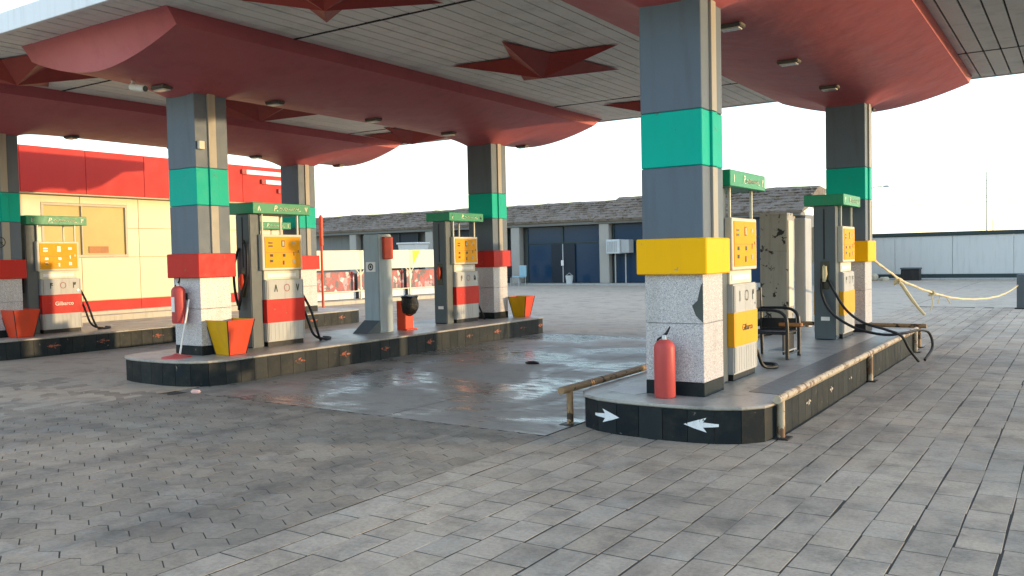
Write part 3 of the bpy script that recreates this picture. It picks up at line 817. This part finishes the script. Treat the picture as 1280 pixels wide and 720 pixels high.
LOOP = [(.02,-.215,1.36),(.10,-.26,1.38),(.19,-.30,1.22),(.17,-.30,.95),(.08,-.28,.78),(-.02,-.26,.62),(-.06,-.25,.50)]
LOOP2 = [(-.07,-.215,1.30),(-.13,-.25,1.05),(-.11,-.26,.75),(-.05,-.25,.55),(.0,-.23,.82)]
TAIL = [(-.06,.68,.62),(.12,.72,.42),(.20,.80,.10),(.24,.98,.02),(.16,1.16,.02),(.0,1.18,.02)]
TAIL2 = [(.10,.68,.70),(.24,.72,.45),(.27,.80,.16),(.20,.92,.022),(.10,1.05,.020)]
pump(XA, 7.585, 'yellow', 'nearest pump with orange band, right behind the large yellow-collared column', (1, 2), 'd', [[(.02,.68,.5),(.14,.75,.25),(.18,.86,.05),(.26,1.02,.02),(.20,1.2,.02),(.05,1.25,.02)]], False)
gA = -IH
pump(XA, 11.86, 'yellow', 'orange-banded pump with two black hoses trailing off the island edge', (3, 4), None,
     [[(-.03,-.235,.80),(-.02,-.27,.60),(.10,-.28,.36),(.38,-.25,.17),(.70,-.2,.09),(.92,-.05,.10),(1.05,.25,.12),(1.13,.55,.06),(1.17,.55,-.12),(1.12,.25,-.26)],
      [(.05,-.235,.78),(.12,-.27,.66),(.28,-.28,.40),(.48,-.25,.24),(.74,-.18,.15),(.90,-.10,.07),(.98,-.03,-.10),(1.07,.10,-.265)]])
pump(XB, 7.735, 'red', 'red-banded pump marked with Persian eight and seven, middle island front', (8, 7), None, [LOOP, LOOP2, TAIL, TAIL2])
pump(XB, 11.86, 'red', 'red-banded pump at rear of middle island beside the grey post', (6, 5), None, [[(.0,.68,.6),(.10,.74,.3),(.16,.85,.03),(.05,.98,.02)]])
pump(XC, 7.45, 'red', 'red-banded pump by the left edge with white maker name', (4, 3), 'w', [TAIL, TAIL2, LOOP2])
pump(XC, 11.9, 'red', 'far left pump mostly hidden behind the middle island pump', (2, 1), 'w', [TAIL])

# ------------------------------------------------------------------ things on the islands
def extinguisher(loc, label, r=.085, h=.47, hung=False, rz=0):
    e = empty('fire_extinguisher', loc, rz); tag(e, label, 'extinguisher', 'fire extinguishers')
    MB().lathe([(r*.9,0),(r,.012),(r,h*.86),(r*.93,h*.92),(r*.7,h*.97),(r*.35,h)], n=28).build('cylinder', M['ext'], e, smooth=True)
    MB().lathe([(.022,h-.005),(.022,h+.03),(.016,h+.04)], n=12).build('valve', M['chrome'], e, smooth=True)
    MB().tube([(-.015,0,h+.025),(.02,0,h+.05),(.055,-.01,h+.105)], [.012,.012,.006], 8).build('lever', M['blackmetal'], e, smooth=True)
    MB().tube([(-.02,0,h+.02),(-.055,0,h+.0),(-.075,.0,h-.06)], .009, 8).build('hose', M['black'], e, smooth=True)
    if hung:
        b = MB(); 
        v = []; f = []
        for k in range(9):
            a = R(-150+k*10)
            v += [((r+.002)*math.cos(a), (r+.002)*math.sin(a), .14), ((r+.002)*math.cos(a), (r+.002)*math.sin(a), .32)]
        for k in range(8): f.append((2*k, 2*k+2, 2*k+3, 2*k+1))
        b.add(v, f).build('paper_label', M['letter_white'], e)
        MB().box(-.03, .03, r, r+.03, .28, .36).build('wall_bracket', M['blackmetal'], e)
    return e
extinguisher((-2.83, 6.535, top(XA)+.001), 'red fire extinguisher standing on the nearest island against terrazzo column')
extinguisher((-9.14, 6.56, .735), 'red fire extinguisher hung on the middle island front column', .082, .45, True)

def sand_bucket(loc, label, rz=0, s=1.0, side='bucket_yellow'):
    e = empty('sand_bucket', loc, rz); tag(e, label, 'sand bucket', 'tapered fire sand buckets')
    h = .425*s; b_, t_ = .125*s, .205*s
    # open tapered box made of four plates and a floor; the +x and -y plates are painted differently
    th = .008
    def plate(a0, a1, c0, c1, m, name):
        MB().add([a0, a1, c1, c0, tuple(Vector(a0)*.93), tuple(Vector(a1)*.93), tuple(Vector(c1).xy.to_3d()*.95+Vector((0,0,h))), tuple(Vector(c0).xy.to_3d()*.95+Vector((0,0,h)))],
                 [(0,1,2,3),(7,6,5,4),(0,4,5,1),(1,5,6,2),(2,6,7,3),(3,7,4,0)]).build(name, m, e)
    B = [(-b_,-b_,.004),(b_,-b_,.004),(b_,b_,.004),(-b_,b_,.004)]; T = [(-t_,-t_,h),(t_,-t_,h),(t_,t_,h),(-t_,t_,h)]
    for k, (m, nm) in enumerate(((M[side], 'front_side'), (M['exthot'], 'red_side'), (M[side], 'front_side'), (M['exthot'], 'red_side'))):
        l = (k+1) % 4; plate(B[k], B[l], T[k], T[l], m, nm)
    for k in range(4):
        l = (k+1) % 4
        MB().tube([B[k], T[k]], .007, 6).build('corner_edge', M['blackmetal'], e)
    MB().frus((0,0), (b_*.9,b_*.9), (t_*.85,t_*.85), .01, h*.82).build('sand', M['bldg_base'], e)
    return e
sand_bucket((-8.68, 6.94, top(XB)), 'orange and yellow sand bucket beside the middle island front column')
sand_bucket((-8.70, 13.55, top(XB)), 'orange and yellow sand bucket at the far end of middle island', .1, .9)
sand_bucket((-13.62, 6.98, top(XC)), 'red sand bucket cut by the left edge of the picture', 0, 1.0, 'exthot')

# long-handled dustpan: white stick on a red pan leaning at B1
d = empty('floor_squeegee', (-9.02, 6.42, top(XB))); tag(d, 'white-handled squeegee with red head leaning on the middle front column', 'squeegee')
MB().tube([(.02,.03,.03),(.0,.20,.68)], .011, 8).build('handle', M['letter_white'], d)
MB().lathe([(.02,.05),(.05,.035),(.17,.012),(.175,.0)][::-1], n=20).build('head', M['ext'], d, smooth=True)

# grey call post with sloping foot, red box on it
k = empty('metal_post', (XB+.05, 10.08, top(XB))); tag(k, 'tall grey metal post with sloping foot between the middle island pumps', 'post')
MB().box(-.15, .16, -.19, .13, .0, 1.50).build('shaft', M['postpaint'], k, bevel=.015, seg=2)
MB().add([(-.155,-.192,.19),(.165,-.192,.19),(.165,-.192,.0),(-.155,-.192,.0),(-.19,-.42,.0),(.10,-.42,.0)], [(0,1,2,3),(0,4,5,1),(1,5,2),(0,3,4),(3,2,5,4)]).build('sloping_foot', M['tower'], k)
sg = MB().box(-.09, .10, -.1955, -.189, .93, 1.08).build('sign_plate', M['letter_white'], k)
b = MB()
for a in range(20):
    a0, a1 = 2*math.pi*a/20, 2*math.pi*(a+1)/20
    b.add([(.005+.055*math.cos(a0),-.197,1.005+.055*math.sin(a0)),(.005+.055*math.cos(a1),-.197,1.005+.055*math.sin(a1)),(.005+.035*math.cos(a1),-.197,1.005+.035*math.sin(a1)),(.005+.035*math.cos(a0),-.197,1.005+.035*math.sin(a0))],[(0,1,2,3)])
b.add([(-.015,-.1975,.985),(.025,-.1975,.985),(.025,-.1975,1.03),(-.015,-.1975,1.03)],[(0,1,2,3)])
b.build('prohibition_mark', M['letter_dark'], sg)
MB().box(.161, .215, -.10, .10, 1.12, 1.46).build('red_box', M['exthot'], k, bevel=.01)
# red bin with a black bag
k = empty('litter_bin', (XB+.19, 10.50, top(XB))); tag(k, 'narrow red litter bin with black bag behind the grey post', 'litter bin')
MB().box(-.09, .09, -.10, .10, .0, .46).build('stand', M['exthot'], k, bevel=.01)
MB().box(-.02, .14, -.13, .13, .0, .022).build('foot', M['exthot'], k, bevel=.005)
b = MB().lathe([(.02,.22),(.10,.26),(.135,.34),(.14,.42),(.12,.50),(.13,.53),(.11,.54)], (.10,0,0), 22)
b.v = [(x+noise.noise(Vector((x*14,y*14,z*14)))*.022, y+noise.noise(Vector((x*14+5,y*14,z*14)))*.022, z+noise.noise(Vector((x*9,y*9+7,z*9)))*.02) for x,y,z in b.v]
b.build('bag', M['bag'], k, smooth=True)

# pipe rails round the near island
def rail(pts, legs, label, m, r=.032):
    e = empty('pipe_rail', (pts[0][0], pts[0][1], 0)); tag(e, label, 'pipe rail', 'pipe rails guarding the near island'); o = Vector(e.location)
    MB().tube([Vector(p)-o for p in pts], r, 12).build('pipe', m, e, smooth=True)
    for x, y, z in legs:
        MB().tube([Vector((x,y,-.01))-o, Vector((x,y,z))-o], .030, 10).build('leg', m, e, smooth=True)
        MB().box(x-.07-o.x, x+.07-o.x, y-.07-o.y, y+.07-o.y, .002, .012).build('base_plate', M['blackmetal'], e)
rail([(-1.95,6.62,.315),(-1.95,13.30,.315)], [(-1.95,6.72,.31),(-1.95,10.1,.31),(-1.95,13.2,.31)], 'long worn cream pipe rail along the right side of nearest island', M['rustpipe'])
rail([(-3.67,6.30,.315),(-3.67,13.2,.315)], [(-3.67,6.45,.31),(-3.67,10,.31),(-3.67,13.1,.31)], 'brown rusty pipe rail along the left side of nearest island', M['rustpipe2'])
rail([(-1.90,13.86,.315),(-3.7,13.86,.315)], [(-2.0,13.86,.31),(-3.6,13.86,.31)], 'brown pipe rail across the far end of nearest island', M['rustpipe2'])

# steel armchair
c = empty('armchair', (-2.80, 9.35, top(XA)), 0); c.scale = (1, 1, .80); tag(c, 'black steel armchair with wooden armrests on the nearest island', 'chair')
for s in (0, 1):
    y = .0+s*.46
    P = spline([(.16,y,.0),(.16,y,.46),(.13,y,.60),(.02,y,.66),(-.25,y,.66)], 6)
    MB().tube(P, .020, 8).build('side_frame', M['blackmetal'], c, smooth=True)
    MB().tube([(-.25,y,.0),(-.27,y,.95)], .020, 8).build('rear_leg', M['blackmetal'], c, smooth=True)
    MB().box(-.02, .22, y-.035, y+.035, .455, .50) if False else None
for y in (.46,): MB().box(-.24, .13, y-.010, y+.010, .30, .52).build('side_panel', M['blackmetal'], c, bevel=.004)
MB().box(-.06, .20, .425, .50, .40, .455).build('armrest', M['wood'], c, bevel=.012)
MB().box(-.26, .15, .03, .43, .33, .37).build('seat', M['blackmetal'], c, bevel=.012)
MB().box(-.29, -.255, .03, .43, .40, .92).build('backrest', M['blackmetal'], c, bevel=.012)
MB().box(.10, .115, .03, .43, .06, .34).build('front_panel', M['blackmetal'], c, bevel=.004)
MB().tube([(.155,.0,.07),(.155,.46,.07)], .014, 8).build('stretcher', M['blackmetal'], c)
MB().box(-.05, .145, .02, .44, .10, .115).build('lower_shelf', M['galv'], c, bevel=.003)

# peeling steel cabinet beyond the near island
c = empty('steel_cabinet', (-4.34, 14.75, gz(-4.4))); tag(c, 'tall peeling white steel cabinet behind the armchair', 'cabinet')
MB().box(-.27, .20, 0, .35, .08, 2.08).build('body', M['peel'], c, bevel=.008)
MB().box(-.255, .185, -.008, 0, .12, 1.42).build('lower_door', M['peel'], c, bevel=.004)
MB().box(-.255, .185, -.008, 0, 1.44, 2.05).build('upper_door', M['peel'], c, bevel=.004)
MB().box(-.27, .20, 0.01, .34, .0, .08).build('plinth', M['blackmetal'], c)
MB().box(.201, .215, .02, .30, .5, 1.95).build('side_panel', M['cream'], c, bevel=.003)
# white kiosk cabinet edge next to it
c = empty('steel_cabinet', (-4.02, 15.3, gz(-4.2))); tag(c, 'narrow grey white cabinet squeezed behind the rear right pump', 'cabinet')
MB().box(-.16, .03, 0, .4, .05, 2.0).build('body', M['galv'], c, bevel=.01)
MB().box(-.14, .01, -.008, 0, .2, 1.6).build('door', M['galv'], c, bevel=.004)

# ------------------------------------------------------------------ rope barrier
p = empty('barrier_post', (-1.19, 23.2, 0)); tag(p, 'short grey barrier post at right edge holding the rope', 'post')
MB().box(-.08, .08, -.08, .08, 0, .80).build('shaft', M['tower'], p, bevel=.01)
MB().box(-.12, .12, -.12, .12, 0, .03).build('base_plate', M['blackmetal'], p)
rp = empty('rope', (-2.53, 13.2, 1.2)); tag(rp, 'cream knotted rope slung from yellow collar to the barrier post', 'rope')
ro_ = Vector(rp.location)
def at(u, v, y):
    d_ = fw+cr*((u-640)/F_PX)+cu*((360-v)/F_PX); return Vector((0,0,CAM_H))+d_*(y/d_.y)
pts = [(-2.52,13.37,1.29)]+[tuple(at(u, v, y)) for u, v, y in ((1112,340,14.6),(1130,352,16),(1160,364,17.5),(1190,372,19),(1215,374,20.3),(1240,372,21.5),(1258,366,22.5),(1274,356,23.2))]
P = spline([Vector(q)-ro_ for q in pts], 8)
MB().tube(P, [.017]*len(P), 7).build('strand', M['rope'], rp, smooth=True)
MB().tube([q+Vector((.006*math.sin(i), 0, .012*math.cos(i*1.3))) for i, q in enumerate(P)], .014, 6).build('strand', M['rope'], rp, smooth=True)
for (u, v, y) in ((1122,352,15.4),(1165,366,17.8)):
    q = at(u, v, y)-ro_
    kn = spline([q+Vector((.05*math.sin(i*1.9), .05*math.cos(i*1.3), .045*math.sin(i*2.7+1))) for i in range(12)], 4)
    MB().tube(kn, .020, 6).build('knot', M['rope'], rp, smooth=True)
q0 = at(1126,354,15.5)
MB().tube(spline([q0-ro_, at(1138,372,15.6)-ro_, at(1148,385,15.6)-ro_, at(1156,394,15.6)-ro_], 5), [.03]*8+[.024]*8, 7).build('loose_end', M['rope'], rp, smooth=True)
MB().tube(spline([at(1164,368,17.8)-ro_, at(1166,378,17.8)-ro_, at(1163,388,17.8)-ro_], 5), .012, 6).build('loose_end', M['rope'], rp, smooth=True)
for (u0, v0, u1, v1) in ((1175,370,1172,380),(1183,371,1188,380)):
    MB().tube([at(u0, v0, 18.5)-ro_, at(u1, v1, 18.5)-ro_], .012, 6).build('loose_end', M['rope'], rp)

# ------------------------------------------------------------------ station shop on the left (faces +x)
WX = -19.85; GB = gz(WX)
sh = empty('station_shop', (WX, 12, GB)); tag(sh, 'cream station shop with red fascia and window behind left island', 'building')
so_ = Vector(sh.location)
def sbuild(mb, name, m, parent=sh, **k):
    mb.v = [tuple(Vector(v)-so_) for v in mb.v]; return mb.build(name, m, parent, **k)
SY0, SY1 = 1.0, 18.55
sbuild(MB().box(WX-7, WX-.06, SY0, SY1, GB-.1, 4.10), 'wall', M['bldg_panel'])
# cladding panels with open joints
WY0, WY1, WZ0, WZ1 = 10.72, 12.86, 1.66, 2.93
ybr = [SY0+.01]; 
while ybr[-1] < SY1-.3: ybr.append(min(SY1, ybr[-1]+1.52))
for i in range(len(ybr)-1):
    for (z0, z1) in ((.62,1.645),(1.655,2.36),(2.37,3.10)):
        y0, y1 = ybr[i]+.006, ybr[i+1]-.006
        segs = [(y0, y1)]
        if z0 > 1.5 and y1 > WY0 and y0 < WY1:
            segs = [(a, b_) for a, b_ in ((y0, min(y1, WY0)), (max(y0, WY1), y1)) if b_-a > .03]
            if z1 > WZ1:
                sbuild(MB().box(WX-.055, WX, max(y0, WY0), min(y1, WY1), WZ1+.004, z1), 'wall_panel', M['bldg_panel'], bevel=.003)
        for a, b_ in segs: sbuild(MB().box(WX-.055, WX, a, b_, z0+.004, z1), 'wall_panel', M['bldg_panel'], bevel=.003)
    sbuild(MB().box(WX-.055, WX+.004, ybr[i]+.004, ybr[i+1]-.004, .36, .61), 'red_base_panel', M['bldg_red'], bevel=.003)
    y0, y1 = ybr[i]+.004, ybr[i+1]-.004
    sbuild(MB().box(WX-.3, WX+.30, y0, y1, 3.135, 4.16), 'fascia_panel', M['bldg_red'], bevel=.006)
sbuild(MB().box(WX-.05, WX+.27, SY0, SY1, 3.105, 3.134), 'fascia_soffit', M['frame'])
sbuild(MB().box(WX-.055, WX+.10, SY0, SY1, GB-.05, .355), 'plinth', M['bldg_base'], bevel=.01)
sbuild(MB().box(WX+.10, WX+.55, SY0, SY1, GB-.05, GB+.13), 'step', M['bldg_base'], bevel=.01)
wn = sbuild(MB().box(WX-.05, WX-.03, WY0+.05, WY1-.05, WZ0+.05, WZ1-.05), 'window', M['goldreflect'])
for (a, b_, z0, z1) in ((WY0,WY1,WZ0,WZ0+.06),(WY0,WY1,WZ1-.06,WZ1),(WY0,WY0+.06,WZ0+.06,WZ1-.06),(WY1-.06,WY1,WZ0+.06,WZ1-.06),(WY0+.95,WY0+.98,WZ0+.06,WZ1-.06)):
    sbuild(MB().box(WX-.05, WX+.012, a, b_, z0, z1), 'frame', M['frame'], parent=wn, bevel=.004)
sbuild(MB().box(WX-.029, WX-.015, 11.85, 12.35, WZ0+.10, WZ0+.26), 'sign_in_window', M['wood'], parent=wn)
for (y0, z0) in ((16.32, 3.92), (17.0, 3.68), (17.6, 3.44)):
    sbuild(MB().box(WX+.30, WX+.36, y0, 18.5, z0, z0+.12), 'white_bar', M['white'], bevel=.004)
    sbuild(MB().box(WX+.302, WX+.362, y0-.16, y0-.005, z0-.005, z0+.125), 'bar_end', M['star_red'], bevel=.004)
# red sign pole at the shop's corner
q = at(402.5, 330, 17.6); k = empty('red_pole', (q.x, q.y, gz(q.x))); tag(k, 'thin red pole just right of the rear left column', 'pole')
MB().tube([(0,0,0),(0,0,2.62)], .035, 10).build('pole', M['exthot'], k)
MB().box(-.05, .05, -.04, .04, 1.75, 2.58).build('sign_board', M['exthot'], k, bevel=.01)

# ------------------------------------------------------------------ long shop row behind
BY = 34.6; bz = .10
fb = empty('shop_row', (-22, BY, bz)); tag(fb, 'long low shop row with old tiled roof and blue glass fronts', 'building')
fo = Vector(fb.location)
def fbuild(mb, name, m, parent=fb, **k):
    mb.v = [tuple(Vector(v)-fo) for v in mb.v]; return mb.build(name, m, parent, **k)
KX = BY/36.3
def wx(x): return x*KX
def wz(z): return 1.45+(z-1.45)*KX
fbuild(MB().box(wx(-48), wx(-9.6), BY+.5, BY+9, bz-.1, wz(2.95)), 'wall', M['wallgrey'])
# roof: sloping tiled strip with ragged ridge, in two lengths
def roof(x0, x1, ze, zr, dep=2.6):
    b = MB(); n = int((x1-x0)/.35); vs = []; 
    for i in range(n+1):
        x = x0+(x1-x0)*i/n
        j = .04*noise.noise(Vector((x*1.7, 0, zr)))
        vs += [(x, BY-.25, ze-.07), (x, BY-.28, ze+.03+j*.5), (x, BY-.25+dep, zr+j+.05*noise.noise(Vector((x*.5, 3, 1)))), (x, BY+dep+1.5, zr-.15)]
    fs = []
    for i in range(n):
        for k_ in range(3): fs.append((i*4+k_, (i+1)*4+k_, (i+1)*4+k_+1, i*4+k_+1))
        fs.append((i*4+3, (i+1)*4+3, (i+1)*4, i*4))
    fs += [(0,1,2,3), (n*4+3,n*4+2,n*4+1,n*4)]
    b.add(vs, fs); return fbuild(b, 'roof', M['roof'])
roofs = [roof(wx(-50), wx(-19.1), wz(3.12), wz(3.93)+.22), roof(wx(-19.08), wx(-9.5), wz(3.08), wz(4.02)+.24)]
# roof tile courses along the eave as real rolls
for rr_, x0, x1, ze, zr in ((roofs[0], wx(-50), wx(-19.1), wz(3.12), wz(3.93)+.22), (roofs[1], wx(-19.08), wx(-9.5), wz(3.08), wz(4.02)+.24)):
    b = MB()
    for r2 in range(8):
        t = .04+r2*.12; y = BY-.27+t*2.6; z = ze+.05+(zr-ze)*t
        n = int((x1-x0)/.21)
        for i in range(n):
            x = x0+(i+.5)*(x1-x0)/n+random.uniform(-.05,.05); h = random.uniform(-.07,-.01); y = BY-.27+t*2.6+random.uniform(-.06,.06)
            b.box(x-.085, x+.085, y-.13, y+.15, z-.08, z+h)
    o = fbuild(b, 'roof_tiles', M['roof'], parent=rr_); o['kind'] = 'stuff'
fbuild(MB().box(wx(-48), wx(-9.6), BY-.15, BY+.5, wz(2.90), wz(3.06)), 'eave_beam', M['wallgrey'], bevel=.02)
fbuild(MB().box(wx(-48), wx(-9.6), BY-.9, BY+.5, bz-.2, bz+.10), 'shop_step', M['kerbstone'], bevel=.02)
for x in (-23.55, -18.62, -14.0, -10.2, -29.0, -34.5):
    fbuild(MB().box(wx(x)-.24, wx(x)+.24, BY-.1, BY+.3, bz+.1, wz(2.9)), 'pillar', M['pillar'], bevel=.02)
def shopfront(x0, x1, m, n):
    z0, z1 = bz+.12, wz(2.86); g = fbuild(MB().box(x0, x1, BY+.20, BY+.24, z0, z1), 'shop_window', m)
    for i in range(n+1):
        x = x0+(x1-x0)*i/n; fbuild(MB().box(x-.03, x+.03, BY+.15, BY+.26, z0, z1), 'mullion', M['bounddark'], parent=g)
    fbuild(MB().box(x0, x1, BY+.16, BY+.199, wz(2.05), wz(2.11)), 'transom', M['bounddark'], parent=g)
    return g
g1 = shopfront(wx(-23.0), wx(-18.95), M['blueglass'], 2)
dr = fbuild(MB().box(wx(-21.6), wx(-20.3), BY+.12, BY+.15, bz+.12, wz(2.02)), 'door', M['darkglass'])
fbuild(MB().box(wx(-20.98), wx(-20.93), BY+.10, BY+.12, bz+.12, wz(2.02)), 'door_stile', M['galv'], parent=dr)
fbuild(MB().box(wx(-21.0)-.03, wx(-20.9), BY+.06, BY+.099, 1.0, 1.25), 'door_handle', M['camwhite'], parent=dr)
g2 = shopfront(wx(-18.25), wx(-14.3), M['blueglass'], 2)
g3 = shopfront(wx(-13.7), wx(-10.5), M['blueglass'], 4)
shopfront(wx(-33.9), wx(-30), M['darkglass'], 3); shopfront(wx(-28.7), wx(-24.2), M['darkglass'], 3)
ac = empty('air_conditioner', (wx(-17.75), BY-.15, wz(1.5))); tag(ac, 'white air conditioner box on the blue shop front', 'air conditioner')
MB().box(-.55, .10, -.3, .3, 0, .62).build('casing', M['ac'], ac, bevel=.02)
for i in range(6): MB().box(-.50+i*.085, -.45+i*.085, -.315, -.302, .08, .54).build('grille_slot', M['galv'], ac)
MB().box(.11, .5, -.2, .3, .02, .60).build('duct', M['galv'], ac, bevel=.02)
MB().tube([(-.3,.1,-1.39),(-.3,.1,0)], .03, 8).build('support_leg', M['galv'], ac)
MB().tube([(.2,.1,-1.39),(.2,.1,0)], .03, 8).build('support_leg', M['galv'], ac)
# chairs by the shop pillar
def plain_chair(loc, rz, m, label):
    c = empty('shop_chair', loc, rz); tag(c, label, 'chair', 'chairs outside the shop row')
    MB().box(-.24, .24, -.24, .24, .40, .46).build('seat', m, c, bevel=.02)
    MB().box(-.24, .24, .20, .26, .46, .95).build('backrest', m, c, bevel=.02)
    for x in (-.2, .2):
        for y in (-.2, .2): MB().tube([(x, y, 0), (x, y, .41)], .02, 6).build('leg', M['galv'], c)
plain_chair((wx(-23.3), BY-1.25, bz-.0), .5, M['blackmetal'], 'dark chair outside the shop row by the white pillar')
plain_chair((wx(-22.6), BY-1.2, bz-.0), -.3, M['plasticblue'], 'pale blue chair outside the blue glass shop front')
bk = empty('bucket', (wx(-20.2), BY-.6, bz+.1)); tag(bk, 'small pale bucket before the blue glass shop door', 'bucket')
MB().lathe([(.13,0),(.18,.36),(.165,.36),(.12,.02)], n=18).build('pail', M['ac'], bk, smooth=True)
MB().tube([(-.17,0,.35),(0,0,.48),(.17,0,.35)], .012, 6).build('handle', M['galv'], bk)

# ------------------------------------------------------------------ stall with cream boards and printed banners
def stall_line(p0, p1):
    d = Vector((p1[0]-p0[0], p1[1]-p0[1])); L = d.length; a = math.atan2(d.y, d.x)
    e = empty('roadside_stall', (p0[0], p0[1], gz(p0[0])), a); tag(e, 'low stall of cream boards over red printed banners behind middle island', 'stall')
    n = 4; s = L/n
    for i in range(n):
        x0, x1 = i*s+.03, (i+1)*s-.03
        MB().box(x0, x1, -.03, .0, 1.03, 1.62).build('cream_board', M['stallpanel'], e, bevel=.006)
        MB().box(x0+.04, x1-.04, .22, .24, .34, .96).build('printed_banner', M['banner'], e)
        MB().box(x0+.04, x1-.04, .16, .19, .12, .33).build('lower_board', M['ac'], e, bevel=.004)
        MB().tube([(x0, -.01, .36), (x1, -.01, .36)], .018, 6).build('cross_rail', M['stallpanel'], e)
    for i in range(n+1):
        MB().tube([(i*s, .0, -.02), (i*s, .0, 1.62)], .032, 8).build('post', M['stallpanel'], e)
        for q in (-1, 1):
            MB().tube([(i*s, -.005, .82), (i*s+q*.17, -.005, 1.03)], .02, 6).build('brace', M['stallpanel'], e)
    MB().box(0, L, -.45, .35, -.02, .10).build('kerb', M['bldg_base'], e, bevel=.01)
    MB().box(0, L, .5, .55, .0, .9).build('back_board', M['wallgrey'], e)
    MB().add([(2*s+.12,-.034,1.60),(2*s+.48,-.034,1.60),(2*s+.14,-.034,1.12)], [(0,2,1)]).build('yellow_triangle', M['yellowsticker'], e)
    return e
stall_line((-19.0, 17.9), (-18.1, 26.3))
# tub standing on a table behind the stall
q = at(517, 320, 29.5)
tb = empty('water_tub', (q.x, q.y, gz(q.x))); tag(tb, 'grey blue tub standing on a bench behind the low stall', 'tub')
MB().frus((0,0), (.42,.4), (.52,.46), 1.25, 1.95).build('tub', M['bound'], tb, bevel=.03)
MB().box(-.56, .56, -.5, .5, 1.95, 2.03).build('rim', M['bound'], tb, bevel=.02)
MB().box(-1.1, 1.1, -.5, .5, 1.17, 1.249).build('bench_top', M['wallgrey'], tb, bevel=.01)
for x in (-1.0, 1.0):
    for y in (-.38, .38): MB().tube([(x, y, 0), (x, y, 1.18)], .04, 6).build('leg', M['galv'], tb)

# ------------------------------------------------------------------ boundary wall on the right, lamps, mast, hills
bw = empty('boundary_wall', (-5, 43.7, 0)); tag(bw, 'long pale boundary wall with dark coping and dark base', 'wall')
x = -14.5
while x < 12:
    MB().box(x+.006-(-5), x+2.4-.006+5, -.10, .10, .26, 1.99).build('wall_panel', M['bound'], bw, bevel=.01)
    x += 2.4
MB().box(-9.6, 17.2, -.16, .16, 1.992, 2.17).build('coping', M['bounddark'], bw, bevel=.02)
MB().box(-9.6, 17.2, -.14, .14, -.1, .258).build('base', M['bounddark'], bw, bevel=.02)
MB().box(-9.6, 17.2, -1.0, -.15, -.1, .09).build('kerb', M['kerbstone'], bw, bevel=.02)
bx = empty('dark_crate', (-6.4, 42.2, 0)); tag(bx, 'dark crate on the ground before the pale boundary wall', 'crate')
MB().box(-.38, .38, -.3, .3, .0, .52).build('box', M['blackmetal'], bx, bevel=.02)
MB().box(-.41, .41, -.33, .33, .521, .60).build('lid', M['tower'], bx, bevel=.02)
for i, (x, y, s, lb) in enumerate(((-8.0,41.5,.34,'largest pale stone of the rubble heap before the boundary wall'),(-7.35,41.3,.20,'smallest pale rubble stone nearest the dark crate'),(-8.5,41.0,.26,'middle-sized rubble stone closest to the rear right column'))):
    o = MB().box(-s, s, -s*.7, s*.7, 0, s*1.1).build('rubble_stone', M['bldg_base'], None, bevel=s*.3); o.location = (x, y, -.01); o.rotation_euler = (0,0,i*1.1)
    tag(o, lb, 'stone', 'rubble heap by the boundary wall')
st = empty('street_lamp', (-11.15, 58, 0)); tag(st, 'street lamp whose arm sticks out beside the far yellow-collared column', 'street lamp')
MB().tube([(0,0,-.1),(0,0,5.25)], .07, 8).build('pole', M['galv'], st, smooth=True)
MB().tube(spline([(0,0,5.2),(.3,0,5.32),(.75,0,5.35)], 5), .03, 6).build('arm', M['galv'], st, smooth=True)
MB().frus((.95,0), (.20,.09), (.13,.05), 5.27, 5.40).build('lamp_head', M['galv'], st, bevel=.02)
ms = empty('radio_mast', (-6.5, 80, 0)); tag(ms, 'thin radio mast rising beyond the boundary wall', 'mast')
MB().tube([(0,0,-.1),(0,0,7.5)], [.07,.04], 6).build('pole', M['galv'], ms)
for z in (5.6, 6.2, 6.8): MB().tube([(-.25,0,z),(.25,0,z)], .02, 5).build('antenna_bar', M['galv'], ms)
MB().tube([(.45,0,-.1),(.45,0,3.6)], .03, 5).build('side_pole', M['galv'], ms)
for i, (z0, sg_) in enumerate(((5.0,.25),(4.75,.3))):
    P = []
    for k_ in range(25):
        t = k_/24; P.append((-30+60*t, 66, z0+sg_*(4*(t-.5)**2-1)))
    o = MB().tube(P, .016, 5).build('overhead_wire', M['wire']); tag(o, ('upper' if i == 0 else 'lower')+' thin overhead wire across the sky behind the boundary wall', 'wire', 'overhead wires')
hb = MB(); vs = []; n = 90
for i in range(n+1):
    x = -700+i*16; h = 14+26*max(0, noise.noise(Vector((x*.006, 1.3, 0)))+.35)+9*noise.noise(Vector((x*.03, 4, 0)))
    h *= max(0.0, min(1, (x+210)/110))
    vs += [(x, 2000, -5), (x, 2060, max(-4, h)), (x, 2600, -5)]
hb.add(vs, [q for i in range(n) for q in ((i*3, i*3+3, i*3+4, i*3+1), (i*3+1, i*3+4, i*3+5, i*3+2))])
tag(hb.build('hills', M['hill'], smooth=True), kind='structure')

# ------------------------------------------------------------------ small litter on the ground
o = MB().box(-.05, .05, -.03, .03, 0, .035).build('litter', M['litter'], None, bevel=.012, seg=2); o.location = (-8.05, 5.95, gz(-8)+.001); o.rotation_euler = (.2,.1,.6)
tag(o, 'crumpled pink white litter on the paving before the middle island', 'litter')
b = MB().lathe([(.0,.0),(.09,.0),(.10,.012),(.06,.03),(.01,.036)], n=14)
b.v = [(x*(1+.5*noise.noise(Vector((x*9,y*9,1)))), y*.7*(1+.5*noise.noise(Vector((x*9,y*9,4)))), z) for x,y,z in b.v]
o = b.build('rag', M['blackmetal'], None, smooth=True); o.location = (-6.1, 9.75, gz(-6.1)+.002)
tag(o, 'small black rag lying on the wet concrete between islands', 'rag')
